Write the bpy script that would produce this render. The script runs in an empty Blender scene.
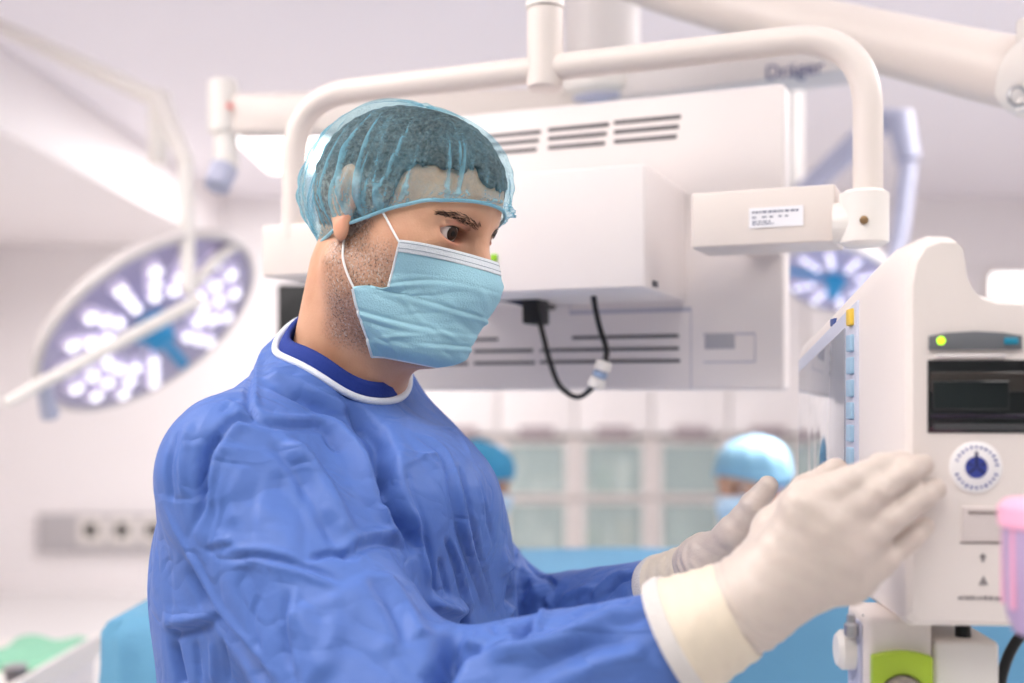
import bpy, bmesh, math, random
import numpy as np
from mathutils import Vector, Matrix, Quaternion

# ------------------------------------------------------------------ camera, world, exposure
SC = bpy.context.scene
FPX, HOR, CZ = 1138.0, 395.0, 1.40          # focal length in pixels, horizon row, eye height
cam_data = bpy.data.cameras.new('camera')
cam = bpy.data.objects.new('camera', cam_data)
SC.collection.objects.link(cam)
cam.location = (0, 0, CZ)
cam.rotation_euler = (math.pi / 2, 0, 0)
cam_data.sensor_width = 36.0
cam_data.lens = 36.0 * FPX / 1024.0
cam_data.shift_y = (HOR - 341.5) / 1024.0
cam_data.clip_start = 0.05
cam_data.dof.use_dof = True
cam_data.dof.focus_distance = 1.05
cam_data.dof.aperture_fstop = 2.4
SC.camera = cam
SC.view_settings.view_transform = 'Standard'
SC.view_settings.look = 'None'
SC.view_settings.gamma = 1.0
SC.view_settings.use_curve_mapping = False
SC.view_settings.exposure = -0.12
SC.cycles.diffuse_bounces = 6
world = bpy.data.worlds.new('world'); SC.world = world
world.use_nodes = True
world.node_tree.nodes['Background'].inputs[0].default_value = (0.9, 0.9, 1.0, 1)
world.node_tree.nodes['Background'].inputs[1].default_value = 0.3

def area_light(name, loc, size, size_y, power, color=(1, 1, 1), rot=(0, 0, 0)):
    d = bpy.data.lights.new(name, 'AREA'); d.shape = 'RECTANGLE'
    d.size = size; d.size_y = size_y; d.energy = power; d.color = color
    o = bpy.data.objects.new(name, d); SC.collection.objects.link(o)
    o.location = loc; o.rotation_euler = rot
    return o
CEIL = 2.79
# light of the ceiling panels: one lamp under each luminous panel (panels are built with the ceiling; those out of view are added for light)
PANELS = [(-1.24, 6.5, 0.48, 0.95), (-0.72, 5.45, 0.62, 0.34), (2.3, 1.6, 0.6, 1.2),
          (-1.65, 1.0, 0.6, 1.2), (2.2, 3.3, 0.6, 1.2), (-1.2, 0.4, 0.6, 1.2), (1.2, 0.4, 0.6, 1.2), (0.2, -1.2, 1.2, 0.6),
          (-0.4, -0.2, 1.2, 0.6)]
PW = [64, 64, 34, 34, 56, 4, 8, 4, 14]
for i, (x, y, sx, sy) in enumerate(PANELS):
    area_light('panel_lamp', (x, y, CEIL - 0.035), sx * 0.95, sy * 0.95, PW[i] * sx * sy / 0.72, (1.0, 0.965, 0.95))

# ------------------------------------------------------------------ helpers
def W(px, py, Y):
    return np.array([(px - 512.0) / FPX * Y, Y, CZ + (HOR - py) / FPX * Y])

def lin(c):
    out = []
    for v in c:
        v = v / 255.0
        out.append(v / 12.92 if v <= 0.04045 else ((v + 0.055) / 1.055) ** 2.4)
    return (*out, 1.0)

MATS = {}
def mat(name, rgb, rough=0.5, metal=0.0, bump=0.0, bscale=60.0, var=0.0, vscale=8.0, emit=0.0, trans=0.0, coat=0.0, sss=0.0, spec=0.5, alpha=1.0, stretch=None):
    """plain procedural material: colour with slight noise variation and fine bump"""
    if name in MATS: return MATS[name]
    m = bpy.data.materials.new(name); m.use_nodes = True
    nt = m.node_tree; b = nt.nodes['Principled BSDF']
    c = lin(rgb)
    b.inputs['Base Color'].default_value = c
    b.inputs['Roughness'].default_value = rough
    b.inputs['Metallic'].default_value = metal
    b.inputs['Specular IOR Level'].default_value = spec
    b.inputs['Coat Weight'].default_value = coat
    b.inputs['Transmission Weight'].default_value = trans
    b.inputs['Alpha'].default_value = alpha
    if sss:
        b.inputs['Subsurface Weight'].default_value = sss
        b.inputs['Subsurface Radius'].default_value = (0.012, 0.005, 0.003)
        b.inputs['Subsurface Scale'].default_value = 1.0
    if emit:
        b.inputs['Emission Color'].default_value = c
        b.inputs['Emission Strength'].default_value = emit
    tc = nt.nodes.new('ShaderNodeTexCoord')
    src = tc.outputs['Object']
    if stretch:
        mp = nt.nodes.new('ShaderNodeMapping'); mp.inputs['Scale'].default_value = stretch
        nt.links.new(src, mp.inputs[0]); src = mp.outputs[0]
    if var:
        n = nt.nodes.new('ShaderNodeTexNoise'); n.inputs['Scale'].default_value = vscale; n.inputs['Detail'].default_value = 4
        nt.links.new(src, n.inputs['Vector'])
        mx = nt.nodes.new('ShaderNodeMix'); mx.data_type = 'RGBA'
        mx.inputs['A'].default_value = (*[v * (1 - var) for v in c[:3]], 1)
        mx.inputs['B'].default_value = (*[min(1, v * (1 + var)) for v in c[:3]], 1)
        nt.links.new(n.outputs['Fac'], mx.inputs['Factor'])
        nt.links.new(mx.outputs['Result'], b.inputs['Base Color'])
    if bump:
        n2 = nt.nodes.new('ShaderNodeTexNoise'); n2.inputs['Scale'].default_value = bscale; n2.inputs['Detail'].default_value = 5
        nt.links.new(src, n2.inputs['Vector'])
        bp = nt.nodes.new('ShaderNodeBump'); bp.inputs['Strength'].default_value = bump; bp.inputs['Distance'].default_value = 0.01
        nt.links.new(n2.outputs['Fac'], bp.inputs['Height']); nt.links.new(bp.outputs['Normal'], b.inputs['Normal'])
    MATS[name] = m
    return m

def tag(o, label, cat, group=None, kind=None):
    o['label'] = label
    if cat: o['category'] = cat
    if group: o['group'] = group
    if kind: o['kind'] = kind
    return o

def empty(name, loc, label=None, cat=None, group=None, rot=(0, 0, 0)):
    o = bpy.data.objects.new(name, None); SC.collection.objects.link(o)
    o.location = tuple(float(v) for v in loc); o.rotation_euler = rot
    o.empty_display_size = 0.05
    if label: tag(o, label, cat, group)
    return o

def link(name, me, material, parent=None, smooth=False, world=True):
    """me: mesh data in world coordinates (world=True) or in the parent's own space"""
    o = bpy.data.objects.new(name, me); SC.collection.objects.link(o)
    if material is not None:
        for mm in (material if isinstance(material, (list, tuple)) else [material]): me.materials.append(mm)
    if smooth: me.shade_smooth()
    if parent is not None:
        o.parent = parent
        if world:
            chain = Matrix.Identity(4); p = parent
            while p is not None:
                chain = p.matrix_basis @ chain
                p = p.parent
            me.transform(chain.inverted())
    else:
        if world and len(me.vertices):
            co = np.empty(len(me.vertices) * 3); me.vertices.foreach_get('co', co); co = co.reshape(-1, 3)
            c = (co.min(0) + co.max(0)) / 2; c[2] = co[:, 2].min()
            me.transform(Matrix.Translation(-Vector(c))); o.location = Vector(c)
    me.update()
    return o

def me_pydata(name, v, f):
    me = bpy.data.meshes.new(name)
    me.from_pydata([tuple(map(float, p)) for p in v], [], [tuple(map(int, q)) for q in f]); me.update()
    return me

def me_numpy(name, v, q):
    """fast quad mesh"""
    me = bpy.data.meshes.new(name)
    me.vertices.add(len(v)); me.vertices.foreach_set('co', np.asarray(v, np.float32).ravel())
    n = len(q); k = q.shape[1]
    me.loops.add(n * k); me.loops.foreach_set('vertex_index', np.asarray(q, np.int32).ravel())
    me.polygons.add(n); me.polygons.foreach_set('loop_start', np.arange(0, n * k, k, dtype=np.int32))
    me.update(calc_edges=True); me.validate()
    return me

def bm_me(name, bm):
    me = bpy.data.meshes.new(name); bmesh.ops.recalc_face_normals(bm, faces=bm.faces)
    bm.to_mesh(me); bm.free(); return me

def frame_m(o, x, y, z):
    M = Matrix.Identity(4)
    for i, a in enumerate((x, y, z)):
        for j in range(3): M[j][i] = float(a[j])
    for j in range(3): M[j][3] = float(o[j])
    return M

def box_me(size, bevel=0.0, seg=3, M=None, center=(0, 0, 0)):
    bm = bmesh.new(); bmesh.ops.create_cube(bm, size=1)
    for v in bm.verts: v.co = Vector((v.co.x * size[0] + center[0], v.co.y * size[1] + center[1], v.co.z * size[2] + center[2]))
    if bevel: bmesh.ops.bevel(bm, geom=list(bm.edges), offset=bevel, segments=seg, profile=0.5, affect='EDGES')
    if M is not None: bm.transform(M)
    return bm_me('box', bm)

def box(name, lo, hi, material, parent=None, bevel=0.0, seg=3, M=None):
    """axis-aligned box lo..hi, optionally carried by matrix M"""
    size = [hi[i] - lo[i] for i in range(3)]; c = [(hi[i] + lo[i]) / 2 for i in range(3)]
    me = box_me(size, bevel, seg, M, c)
    return link(name, me, material, parent, smooth=False if not bevel else True) if not bevel else autos(link(name, me, material, parent))

def autos(o, ang=35):
    me = o.data
    try:
        me.shade_smooth(); me.set_sharp_from_angle(angle=math.radians(ang))
    except Exception: pass
    return o

def tube_data(pts, radii, n=16, cap=True, closed=False):
    pts = [Vector([float(x) for x in p]) for p in pts]; N = len(pts)
    if not hasattr(radii, '__len__'): radii = [radii] * N
    T = []
    for i in range(N):
        if closed: t = pts[(i + 1) % N] - pts[i - 1]
        else: t = pts[min(i + 1, N - 1)] - pts[max(i - 1, 0)]
        T.append(t.normalized() if t.length > 1e-12 else (T[-1] if T else Vector((0, 0, 1))))
    a = Vector((0, 0, 1)) if abs(T[0].z) < 0.9 else Vector((1, 0, 0))
    u = T[0].cross(a).normalized(); V = []; F = []
    for i in range(N):
        if i: u = (T[i - 1].rotation_difference(T[i]) @ u).normalized()
        w = T[i].cross(u).normalized()
        for k in range(n):
            an = 2 * math.pi * k / n
            V.append(pts[i] + (u * math.cos(an) + w * math.sin(an)) * radii[i])
    for i in range(N if closed else N - 1):
        j = (i + 1) % N
        for k in range(n):
            F.append((i * n + k, i * n + (k + 1) % n, j * n + (k + 1) % n, j * n + k))
    if cap and not closed:
        F.append(tuple(range(n - 1, -1, -1))); F.append(tuple((N - 1) * n + k for k in range(n)))
    return V, F

def tube(name, pts, radii, material, parent=None, n=16, closed=False, cap=True, ang=40):
    V, F = tube_data(pts, radii, n, cap, closed)
    return autos(link(name, me_pydata(name, V, F), material, parent), ang)

def lathe(name, prof, material, parent=None, M=None, n=32, ang=35):
    """prof: [(radius, height)...] about local z"""
    V = []; F = []
    for r, h in prof:
        for k in range(n):
            a = 2 * math.pi * k / n; V.append(Vector((r * math.cos(a), r * math.sin(a), h)))
    for i in range(len(prof) - 1):
        for k in range(n): F.append((i * n + k, i * n + (k + 1) % n, (i + 1) * n + (k + 1) % n, (i + 1) * n + k))
    F.append(tuple(range(n - 1, -1, -1))); F.append(tuple((len(prof) - 1) * n + k for k in range(n)))
    if M is not None: V = [M @ v for v in V]
    return autos(link(name, me_pydata(name, V, F), material, parent), ang)

def smooth_path(pts, sub=8):
    """Catmull-Rom through the points"""
    P = [np.array(p, float) for p in pts]; P = [2 * P[0] - P[1]] + P + [2 * P[-1] - P[-2]]
    out = []
    for i in range(1, len(P) - 2):
        for k in range(sub):
            t = k / sub
            out.append(0.5 * (2 * P[i] + (P[i + 1] - P[i - 1]) * t + (2 * P[i - 1] - 5 * P[i] + 4 * P[i + 1] - P[i + 2]) * t * t + (3 * P[i] - P[i - 1] - 3 * P[i + 1] + P[i + 2]) * t ** 3))
    out.append(P[-2]); return out

def fillet_path(pts, r, seg=8):
    """polyline with rounded corners of radius r"""
    P = [np.array(p, float) for p in pts]; out = [P[0]]
    for i in range(1, len(P) - 1):
        a = P[i - 1] - P[i]; b = P[i + 1] - P[i]
        la, lb = np.linalg.norm(a), np.linalg.norm(b); d = min(r, la * 0.49, lb * 0.49)
        p0 = P[i] + a / la * d; p1 = P[i] + b / lb * d
        for k in range(seg + 1):
            t = k / seg; out.append((1 - t) ** 2 * p0 + 2 * t * (1 - t) * P[i] + t * t * p1)
    out.append(P[-1]); return out

def prism(name, poly, depth, material, parent=None, M=None, bevel=0.0, seg=3, smooth_ang=35):
    """polygon in local xy, extruded along +z by depth"""
    bm = bmesh.new(); vs = [bm.verts.new((p[0], p[1], 0)) for p in poly]; f = bm.faces.new(vs)
    r = bmesh.ops.extrude_face_region(bm, geom=[f])
    for v in [g for g in r['geom'] if isinstance(g, bmesh.types.BMVert)]: v.co.z += depth
    bmesh.ops.recalc_face_normals(bm, faces=bm.faces)
    if bevel:
        bmesh.ops.bevel(bm, geom=[e for e in bm.edges if e.calc_face_angle(0) > 0.5], offset=bevel, segments=seg, profile=0.5, affect='EDGES')
    if M is not None: bm.transform(M)
    return autos(link(name, bm_me(name, bm), material, parent), smooth_ang)

def text_obj(name, body, size, M, material, parent=None, align='CENTER', extrude=0.0002):
    cu = bpy.data.curves.new(name, 'FONT'); cu.body = body; cu.size = size; cu.align_x = align; cu.align_y = 'CENTER'; cu.extrude = extrude
    tmp = bpy.data.objects.new(name + '_tmp', cu); SC.collection.objects.link(tmp)
    dg = bpy.context.evaluated_depsgraph_get(); me = bpy.data.meshes.new_from_object(tmp.evaluated_get(dg))
    bpy.data.objects.remove(tmp); bpy.data.curves.remove(cu)
    me.transform(M); me.materials.clear()
    return link(name, me, material, parent)

# ------------------------------------------------------------------ implicit surfaces (numpy)
def _v(a): return np.asarray(a, np.float32)
def ln(p): return np.sqrt((p * p).sum(-1))
def rcone(p, a, b, r1, r2):
    a = _v(a); b = _v(b); ba = b - a; h = np.clip(((p - a) @ ba) / max(float(ba @ ba), 1e-12), 0, 1)
    return ln(p - a - h[:, None] * ba) - (r1 + (r2 - r1) * h)
def ell(p, c, r, R=None):
    q = p - _v(c)
    if R is not None: q = q @ _v(R).T
    r = _v(r); k0 = ln(q / r); k1 = np.maximum(ln(q / (r * r)), 1e-6)
    return k0 * (k0 - 1) / k1
def sph(p, c, r): return ln(p - _v(c)) - r
def smin(a, b, k):
    h = np.maximum(k - np.abs(a - b), 0) / k
    return np.minimum(a, b) - h * h * k * 0.25
def smax(a, b, k): return -smin(-a, -b, k)
def sstep(a, b, x):
    t = np.clip((x - a) / (b - a), 0, 1); return t * t * (3 - 2 * t)

def sdf_mesh(fn, lo, hi, h, newton=2, blk=8, slack=1.5):
    """sparse evaluation on blocks near the surface, then surface nets; returns verts and quads"""
    lo = np.array(lo, float); n = np.ceil((np.array(hi) - lo) / h / blk).astype(int); N = n * blk
    ax = [lo[i] + h * (np.arange(n[i]) * blk + blk / 2) for i in range(3)]
    C = np.stack(np.meshgrid(*ax, indexing='ij'), -1).reshape(-1, 3).astype(np.float32)
    fc = fn(C); act = np.abs(fc) < blk * h * 0.87 * slack + h
    F = np.repeat(np.repeat(np.repeat(fc.reshape(n), blk, 0), blk, 1), blk, 2).astype(np.float32)
    ids = np.argwhere(act.reshape(n))
    off = np.stack(np.meshgrid(*[np.arange(blk)] * 3, indexing='ij'), -1).reshape(-1, 3)
    for s in range(0, len(ids), 512):
        g = (ids[s:s + 512, None, :] * blk + off[None]).reshape(-1, 3)
        F[g[:, 0], g[:, 1], g[:, 2]] = fn((lo + g * h).astype(np.float32))
    ins = F < 0
    c = [ins[i:N[0] - 1 + i, j:N[1] - 1 + j, k:N[2] - 1 + k] for i in (0, 1) for j in (0, 1) for k in (0, 1)]
    s = np.zeros(c[0].shape, np.int8)
    for x in c: s += x
    cells = np.argwhere((s > 0) & (s < 8)); del c
    idx = np.full(s.shape, -1, np.int32); idx[cells[:, 0], cells[:, 1], cells[:, 2]] = np.arange(len(cells)); del s
    cor = [(i, j, k) for i in (0, 1) for j in (0, 1) for k in (0, 1)]
    val = {cc: F[cells[:, 0] + cc[0], cells[:, 1] + cc[1], cells[:, 2] + cc[2]] for cc in cor}
    acc = np.zeros((len(cells), 3), np.float32); cnt = np.zeros(len(cells), np.float32)
    for a in cor:
        for d in range(3):
            if a[d] == 0:
                b = list(a); b[d] = 1; b = tuple(b); fa, fb = val[a], val[b]; m = (fa < 0) != (fb < 0)
                t = np.where(m, fa / np.where(m, fa - fb, 1), 0); pt = np.array(a, np.float32)[None].repeat(len(cells), 0); pt[:, d] = t
                acc += pt * m[:, None]; cnt += m
    V = lo + h * (cells + acc / np.maximum(cnt, 1)[:, None]); Q = []
    for d in range(3):
        e = [1, 1, 1]; e[d] = 0; u, w = [(1, 2), (2, 0), (0, 1)][d]
        sl = [slice(1, N[i] - 1) for i in range(3)]; A = ins[tuple(sl)]
        sl2 = list(sl); sl2[d] = slice(2, N[d]); B = ins[tuple(sl2)]
        for flip, msk in ((False, A & ~B), (True, ~A & B)):
            p = np.argwhere(msk) + 1
            def at(du, dw):
                q = p.copy(); q[:, u] -= du; q[:, w] -= dw; return idx[q[:, 0], q[:, 1], q[:, 2]]
            q = np.stack([at(1, 1), at(0, 1), at(0, 0), at(1, 0)], 1)
            Q.append(q[:, ::-1] if flip else q)
    Q = np.concatenate(Q); Q = Q[(Q >= 0).all(1)]
    V = V.astype(np.float32)
    for _ in range(newton):
        f0 = fn(V); g = sdf_grad(fn, V, h * 0.4); st = np.clip(f0, -h, h)
        V = (V - g * st[:, None]).astype(np.float32)
    return V, Q

def sdf_grad(fn, V, e):
    g = np.empty((len(V), 3), np.float32)
    for d in range(3):
        o = np.zeros(3, np.float32); o[d] = e; g[:, d] = fn(V + o) - fn(V - o)
    return g / np.maximum(ln(g), 1e-9)[:, None]

def trace(fn, o, d, t0=0.0, tmax=3.0, steps=90):
    """sphere-trace rays; o, d arrays; returns hit points and mask"""
    o = np.atleast_2d(_v(o)); d = np.atleast_2d(_v(d)); d = d / ln(d)[:, None]
    o = np.broadcast_to(o, d.shape); t = np.full(len(d), t0, np.float32)
    for _ in range(steps):
        t = t + np.clip(fn(o + d * t[:, None]), -0.05, 0.05) * 0.85
    p = o + d * t[:, None]
    return p, np.abs(fn(p)) < 0.003

def pix_hit(fn, pts, t0=0.6):
    """photo pixels -> points on the implicit surface seen from the camera"""
    d = np.array([[(x - 512) / FPX, 1.0, (HOR - y) / FPX] for x, y in pts], np.float32)
    return trace(fn, (0, 0, CZ), d, t0)

def seg_dist(P, poly):
    """distance of points to polyline, with parameter along it (0..1) and index"""
    poly = _v(poly); best = np.full(len(P), 1e9, np.float32); tp = np.zeros(len(P), np.float32); vec = np.zeros((len(P), 3), np.float32); n = len(poly) - 1
    for i in range(n):
        a, b = poly[i], poly[i + 1]; ba = b - a; h = np.clip(((P - a) @ ba) / max(float(ba @ ba), 1e-12), 0, 1)
        q = P - a - h[:, None] * ba; d = ln(q); m = d < best
        best[m] = d[m]; tp[m] = (i + h[m]) / n; vec[m] = q[m]
    return best, tp, vec
def set_attr(me, name, arr):
    a = me.attributes.new(name, 'FLOAT', 'POINT'); a.data.foreach_set('value', np.asarray(arr, np.float32))
# ------------------------------------------------------------------ the room
M_WALL = mat('wall_paint', (244, 239, 239), 0.6, bump=0.05, bscale=40, var=0.015, vscale=3)
M_CEIL = mat('ceiling_paint', (244, 240, 245), 0.6, bump=0.04, bscale=40, var=0.015, vscale=2)
M_FLOOR = mat('floor_vinyl', (228, 226, 226), 0.35, bump=0.03, bscale=25, var=0.06, vscale=30)  # kept paler than the likely floor so it bounces light to the ceiling
M_WHITE = mat('white_enamel', (236, 230, 224), 0.35, bump=0.02, bscale=90, var=0.015)
M_CREAM = mat('cream_enamel', (226, 215, 208), 0.4, bump=0.02, bscale=90, var=0.02)
M_LGREY = mat('pale_grey_plastic', (219, 212, 210), 0.45, bump=0.03, bscale=300, var=0.015)
M_DGREY = mat('dark_grey_gap', (96, 94, 98), 0.6, var=0.08, bump=0.05)
M_BLACK = mat('black_rubber', (18, 18, 20), 0.45, var=0.1, bump=0.05, bscale=200)
M_LAV = mat('lavender_grey_plastic', (182, 184, 206), 0.5, var=0.03, bump=0.03)
M_STEEL = mat('brushed_steel', (196, 194, 196), 0.35, metal=0.8, bump=0.05, bscale=120, stretch=(1, 1, 12))
M_LIGHT = mat('luminous_diffuser', (255, 250, 247), 0.5, emit=3.2, var=0.01)

XL, XR, YB, YF = -3.75, 4.7, 8.0, -2.6
def struct(o): o['kind'] = 'structure'; return o
struct(box('floor', (XL, YF, -0.08), (XR, YB, 0.0), M_FLOOR))
struct(box('ceiling', (XL, YF, CEIL), (XR, YB, CEIL + 0.08), M_CEIL))
struct(box('wall_back', (XL, YB, 0), (XR, YB + 0.1, CEIL), M_WALL))
struct(box('wall_left', (XL - 0.1, YF, 0), (XL, YB, CEIL), M_WALL))
struct(box('wall_right', (XR, YF, 0), (XR + 0.1, YB, CEIL), M_WALL))
struct(box('wall_front', (XL, YF - 0.1, 0), (XR, YF, CEIL), mat('wall_paint_dark', (128, 146, 146), 0.6, bump=0.05, bscale=40, var=0.015, vscale=3)))  # unseen wall behind the camera, darkened to cut ambient light on the figure
# dropped bulkhead along the left wall
struct(box('trim_1', (XL, YF, CZ + 1.05), (-2.03, YB, CEIL), M_WALL, bevel=0.012))
struct(box('baseboard_back', (XL, YB - 0.015, 0), (XR, YB, 0.1), M_WALL))
struct(box('baseboard_left', (XL, YF, 0), (XL + 0.015, YB, 0.1), M_LGREY))

# luminous ceiling panels
for i, (x, y, sx, sy) in enumerate(PANELS):
    g = 'recessed ceiling light panels'
    r = empty('ceiling_light', (x, y, CEIL), ['square white ceiling light panel beyond the round lamp arm hub', 'small white ceiling light panel above the surgeon\'s cap'][i] if i < 2 else 'unseen ceiling light panel added to light the operating room', 'ceiling light', g)
    box('frame', (x - sx / 2 - 0.02, y - sy / 2 - 0.02, CEIL - 0.012), (x + sx / 2 + 0.02, y + sy / 2 + 0.02, CEIL - 0.001), M_WHITE, r)
    box('diffuser', (x - sx / 2, y - sy / 2, CEIL - 0.02), (x + sx / 2, y + sy / 2, CEIL - 0.011), M_LIGHT, r)

# ------------------------------------------------------------------ the surgeon
PSI = math.radians(58)
F0 = np.array([math.sin(PSI), -math.cos(PSI), 0]); L0 = np.array([math.cos(PSI), math.sin(PSI), 0]); Z0 = np.array([0, 0, 1.0])
TB = np.array([-0.146, 1.14, 0.0])
def B(f, l, z): return TB + f * F0 + l * L0 + np.array([0, 0, z])
def head_frame(psi, pitch, roll, org):
    f0 = np.array([math.sin(psi), -math.cos(psi), 0]); l0 = np.array([math.cos(psi), math.sin(psi), 0])
    fh = f0 * math.cos(pitch) - Z0 * math.sin(pitch); uh = f0 * math.sin(pitch) + Z0 * math.cos(pitch)
    lh = l0 * math.cos(roll) - uh * math.sin(roll); uh = uh * math.cos(roll) + l0 * math.sin(roll)
    return np.array(org, float), np.stack([fh, lh, uh])          # rows = local axes in world
HS = 0.96
HO, HR = head_frame(math.radians(64), math.radians(15), math.radians(4), W(396, 222, 1.10))
def h2w(q): return HO + HS * (np.asarray(q, float) @ HR)
def w2h(p): return ((p - HO.astype(np.float32)) @ HR.T.astype(np.float32) / HS).astype(np.float32)
EYE = (0.0735, 0.0315, 0.0)

def head_sdf(q, ears=True):
    s = q.copy(); s[:, 1] = np.abs(s[:, 1])
    d = ell(q, (0.001, 0, 0.03), (0.093, 0.0735, 0.082))
    d = smin(d, ell(q, (0.045, 0, 0.035), (0.052, 0.060, 0.060)), 0.035)
    d = smin(d, ell(q, (0.030, 0, -0.035), (0.060, 0.063, 0.086)), 0.03)
    d = smin(d, rcone(s, (0.008, 0.050, -0.070), (0.068, 0.018, -0.108), 0.018, 0.019), 0.03)
    d = smin(d, sph(q, (0.078, 0, -0.108), 0.020), 0.025)
    d = smin(d, sph(s, (0.050, 0.045, -0.024), 0.024), 0.025)
    d = smin(d, rcone(s, (0.089, 0.010, 0.018), (0.069, 0.050, 0.016), 0.011, 0.0105), 0.016)
    d = smax(d, -ell(s, (0.098, 0.032, -0.001), (0.019, 0.020, 0.0125)), 0.016)
    d = smin(d, rcone(q, (0.088, 0, 0.014), (0.116, 0, -0.040), 0.0085, 0.0120), 0.014)
    d = smin(d, sph(s, (0.103, 0.0135, -0.045), 0.0085), 0.010)
    lid = sph(s, EYE, 0.0153)
    d = smin(d, lid, 0.007)
    d = smin(d, rcone(s, (0.0835, 0.018, -0.0115), (0.078, 0.046, -0.0085), 0.0035, 0.003), 0.012)
    d = smin(d, rcone(s, (0.0905, 0.020, 0.0066), (0.0835, 0.048, 0.0046), 0.0022, 0.0022), 0.004)
    d = smax(d, -ell(s, (0.090, 0.0320, -0.0012), (0.024, 0.0178, 0.0073)), 0.0015)
    d = smin(d, ell(q, (0.092, 0, -0.074), (0.012, 0.024, 0.009)), 0.010)
    d = smax(d, -rcone(s, (0.106, 0, -0.075), (0.092, 0.024, -0.077), 0.0025, 0.001), 0.004)
    if ears:
        c, sn = math.cos(0.28), math.sin(0.28)
        e = s - _v((-0.010, 0.0765, 0.006)); e2 = np.stack([e[:, 0] * c + e[:, 1] * sn, -e[:, 0] * sn + e[:, 1] * c, e[:, 2] + e[:, 0] * 0.18], 1)
        ear = ell(e2, (-0.004, 0, 0), (0.019, 0.0065, 0.031))
        ear = smax(ear, -ell(e2, (-0.001, 0.006, 0.002), (0.0125, 0.006, 0.022)), 0.004)
        ear = smin(ear, ell(e2, (0.003, 0.0, -0.029), (0.009, 0.005, 0.010)), 0.006)
        ear = smin(ear, ell(e2, (-0.006, 0.003, 0.004), (0.004, 0.004, 0.016)), 0.004)
        d = smin(d, ear, 0.005)
    return d
NECK_T = h2w((-0.020, 0, -0.060)); NECK_B = B(-0.035, 0, 1.385)
def neck_sdf(p):
    d = rcone(p, NECK_T, NECK_B, 0.054, 0.059)
    for sg in (-1, 1):
        d = smin(d, rcone(p, h2w((-0.015, sg * 0.058, -0.055)), B(0.008, sg * 0.022, 1.375), 0.013, 0.011), 0.02)
    d = smin(d, rcone(p, h2w((0.045, 0, -0.105)), B(-0.006, 0, 1.385), 0.022, 0.022), 0.03)
    return d
def body_sdf(p):
    d = smin(head_sdf(w2h(p)) * HS, neck_sdf(p), 0.025)
    sh = rcone(p, B(-0.03, -0.08, 1.325), B(-0.03, 0.08, 1.325), 0.045, 0.045)
    return smin(d, smin(sh, ell(p, B(0, 0, 1.29), (0.09, 0.09, 0.07)), 0.03), 0.03)

# arm joints: photo direction and a depth that keeps the bone lengths human
SH_R = B(-0.010, -0.165, 1.328); EL_R = W(398, 742, 0.900); CU_R = W(677, 646, 0.862); WR_R = W(744, 606, 0.842)
SH_L = B(-0.015, 0.088, 1.318); EL_L = W(504, 624, 1.360); CU_L = W(668, 592, 1.135); WR_L = W(708, 566, 1.085)
NC = W(345, 360, 1.125); NA = F0 * 0.45 + Z0 * 0.893
def gown_base(p):
    d = rcone(p, B(0.000, -0.085, 1.245), B(0.000, 0.045, 1.245), 0.118, 0.116)
    d = smin(d, rcone(p, SH_R, SH_L, 0.056, 0.056), 0.05)
    d = smin(d, rcone(p, B(-0.03, -0.075, 1.355), B(-0.03, 0.050, 1.355), 0.048, 0.050), 0.05)
    d = smin(d, sph(p, B(-0.045, 0, 1.395), 0.073), 0.03)
    for sh in (SH_R, SH_L): d = smin(d, rcone(p, B(-0.045, 0, 1.405), sh + np.array([0, 0, 0.012]), 0.062, 0.048), 0.04)
    d = smin(d, ell(p, B(0.035, -0.01, 1.30), (0.105, 0.105, 0.075)), 0.05)
    d = smin(d, rcone(p, B(-0.035, -0.085, 1.24), B(-0.035, 0.055, 1.24), 0.115, 0.115), 0.05)
    d = smin(d, rcone(p, B(0.0, -0.075, 1.03), B(0.0, 0.06, 1.03), 0.130, 0.130), 0.16)
    d = smin(d, rcone(p, B(0.0, -0.07, 0.85), B(0.0, 0.07, 0.85), 0.148, 0.148), 0.10)
    d = smin(d, smin(rcone(p, SH_R, EL_R, 0.066, 0.083), rcone(p, EL_R, CU_R, 0.080, 0.043), 0.03), 0.028)
    d = smin(d, smin(rcone(p, SH_L, EL_L, 0.048, 0.066), rcone(p, EL_L, CU_L, 0.052, 0.034), 0.03), 0.028)
    return d
def gown_sdf(p):
    d = gown_base(p)
    q = p - _v(NC); ax = q @ _v(NA); rad = ln(q - ax[:, None] * _v(NA))
    hole = np.maximum(rad - 0.0665, -(ax + 0.035))
    d = smax(d, -hole, 0.004)
    d = np.maximum(d, 0.93 - p[:, 2])
    for c, e in ((CU_R, EL_R), (CU_L, EL_L)):
        n = _v((c - e) / np.linalg.norm(c - e)); near = ln(p - _v(c)) < 0.12
        d = np.where(near, np.maximum(d, (p - _v(c)) @ n), d)
    return d

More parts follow.
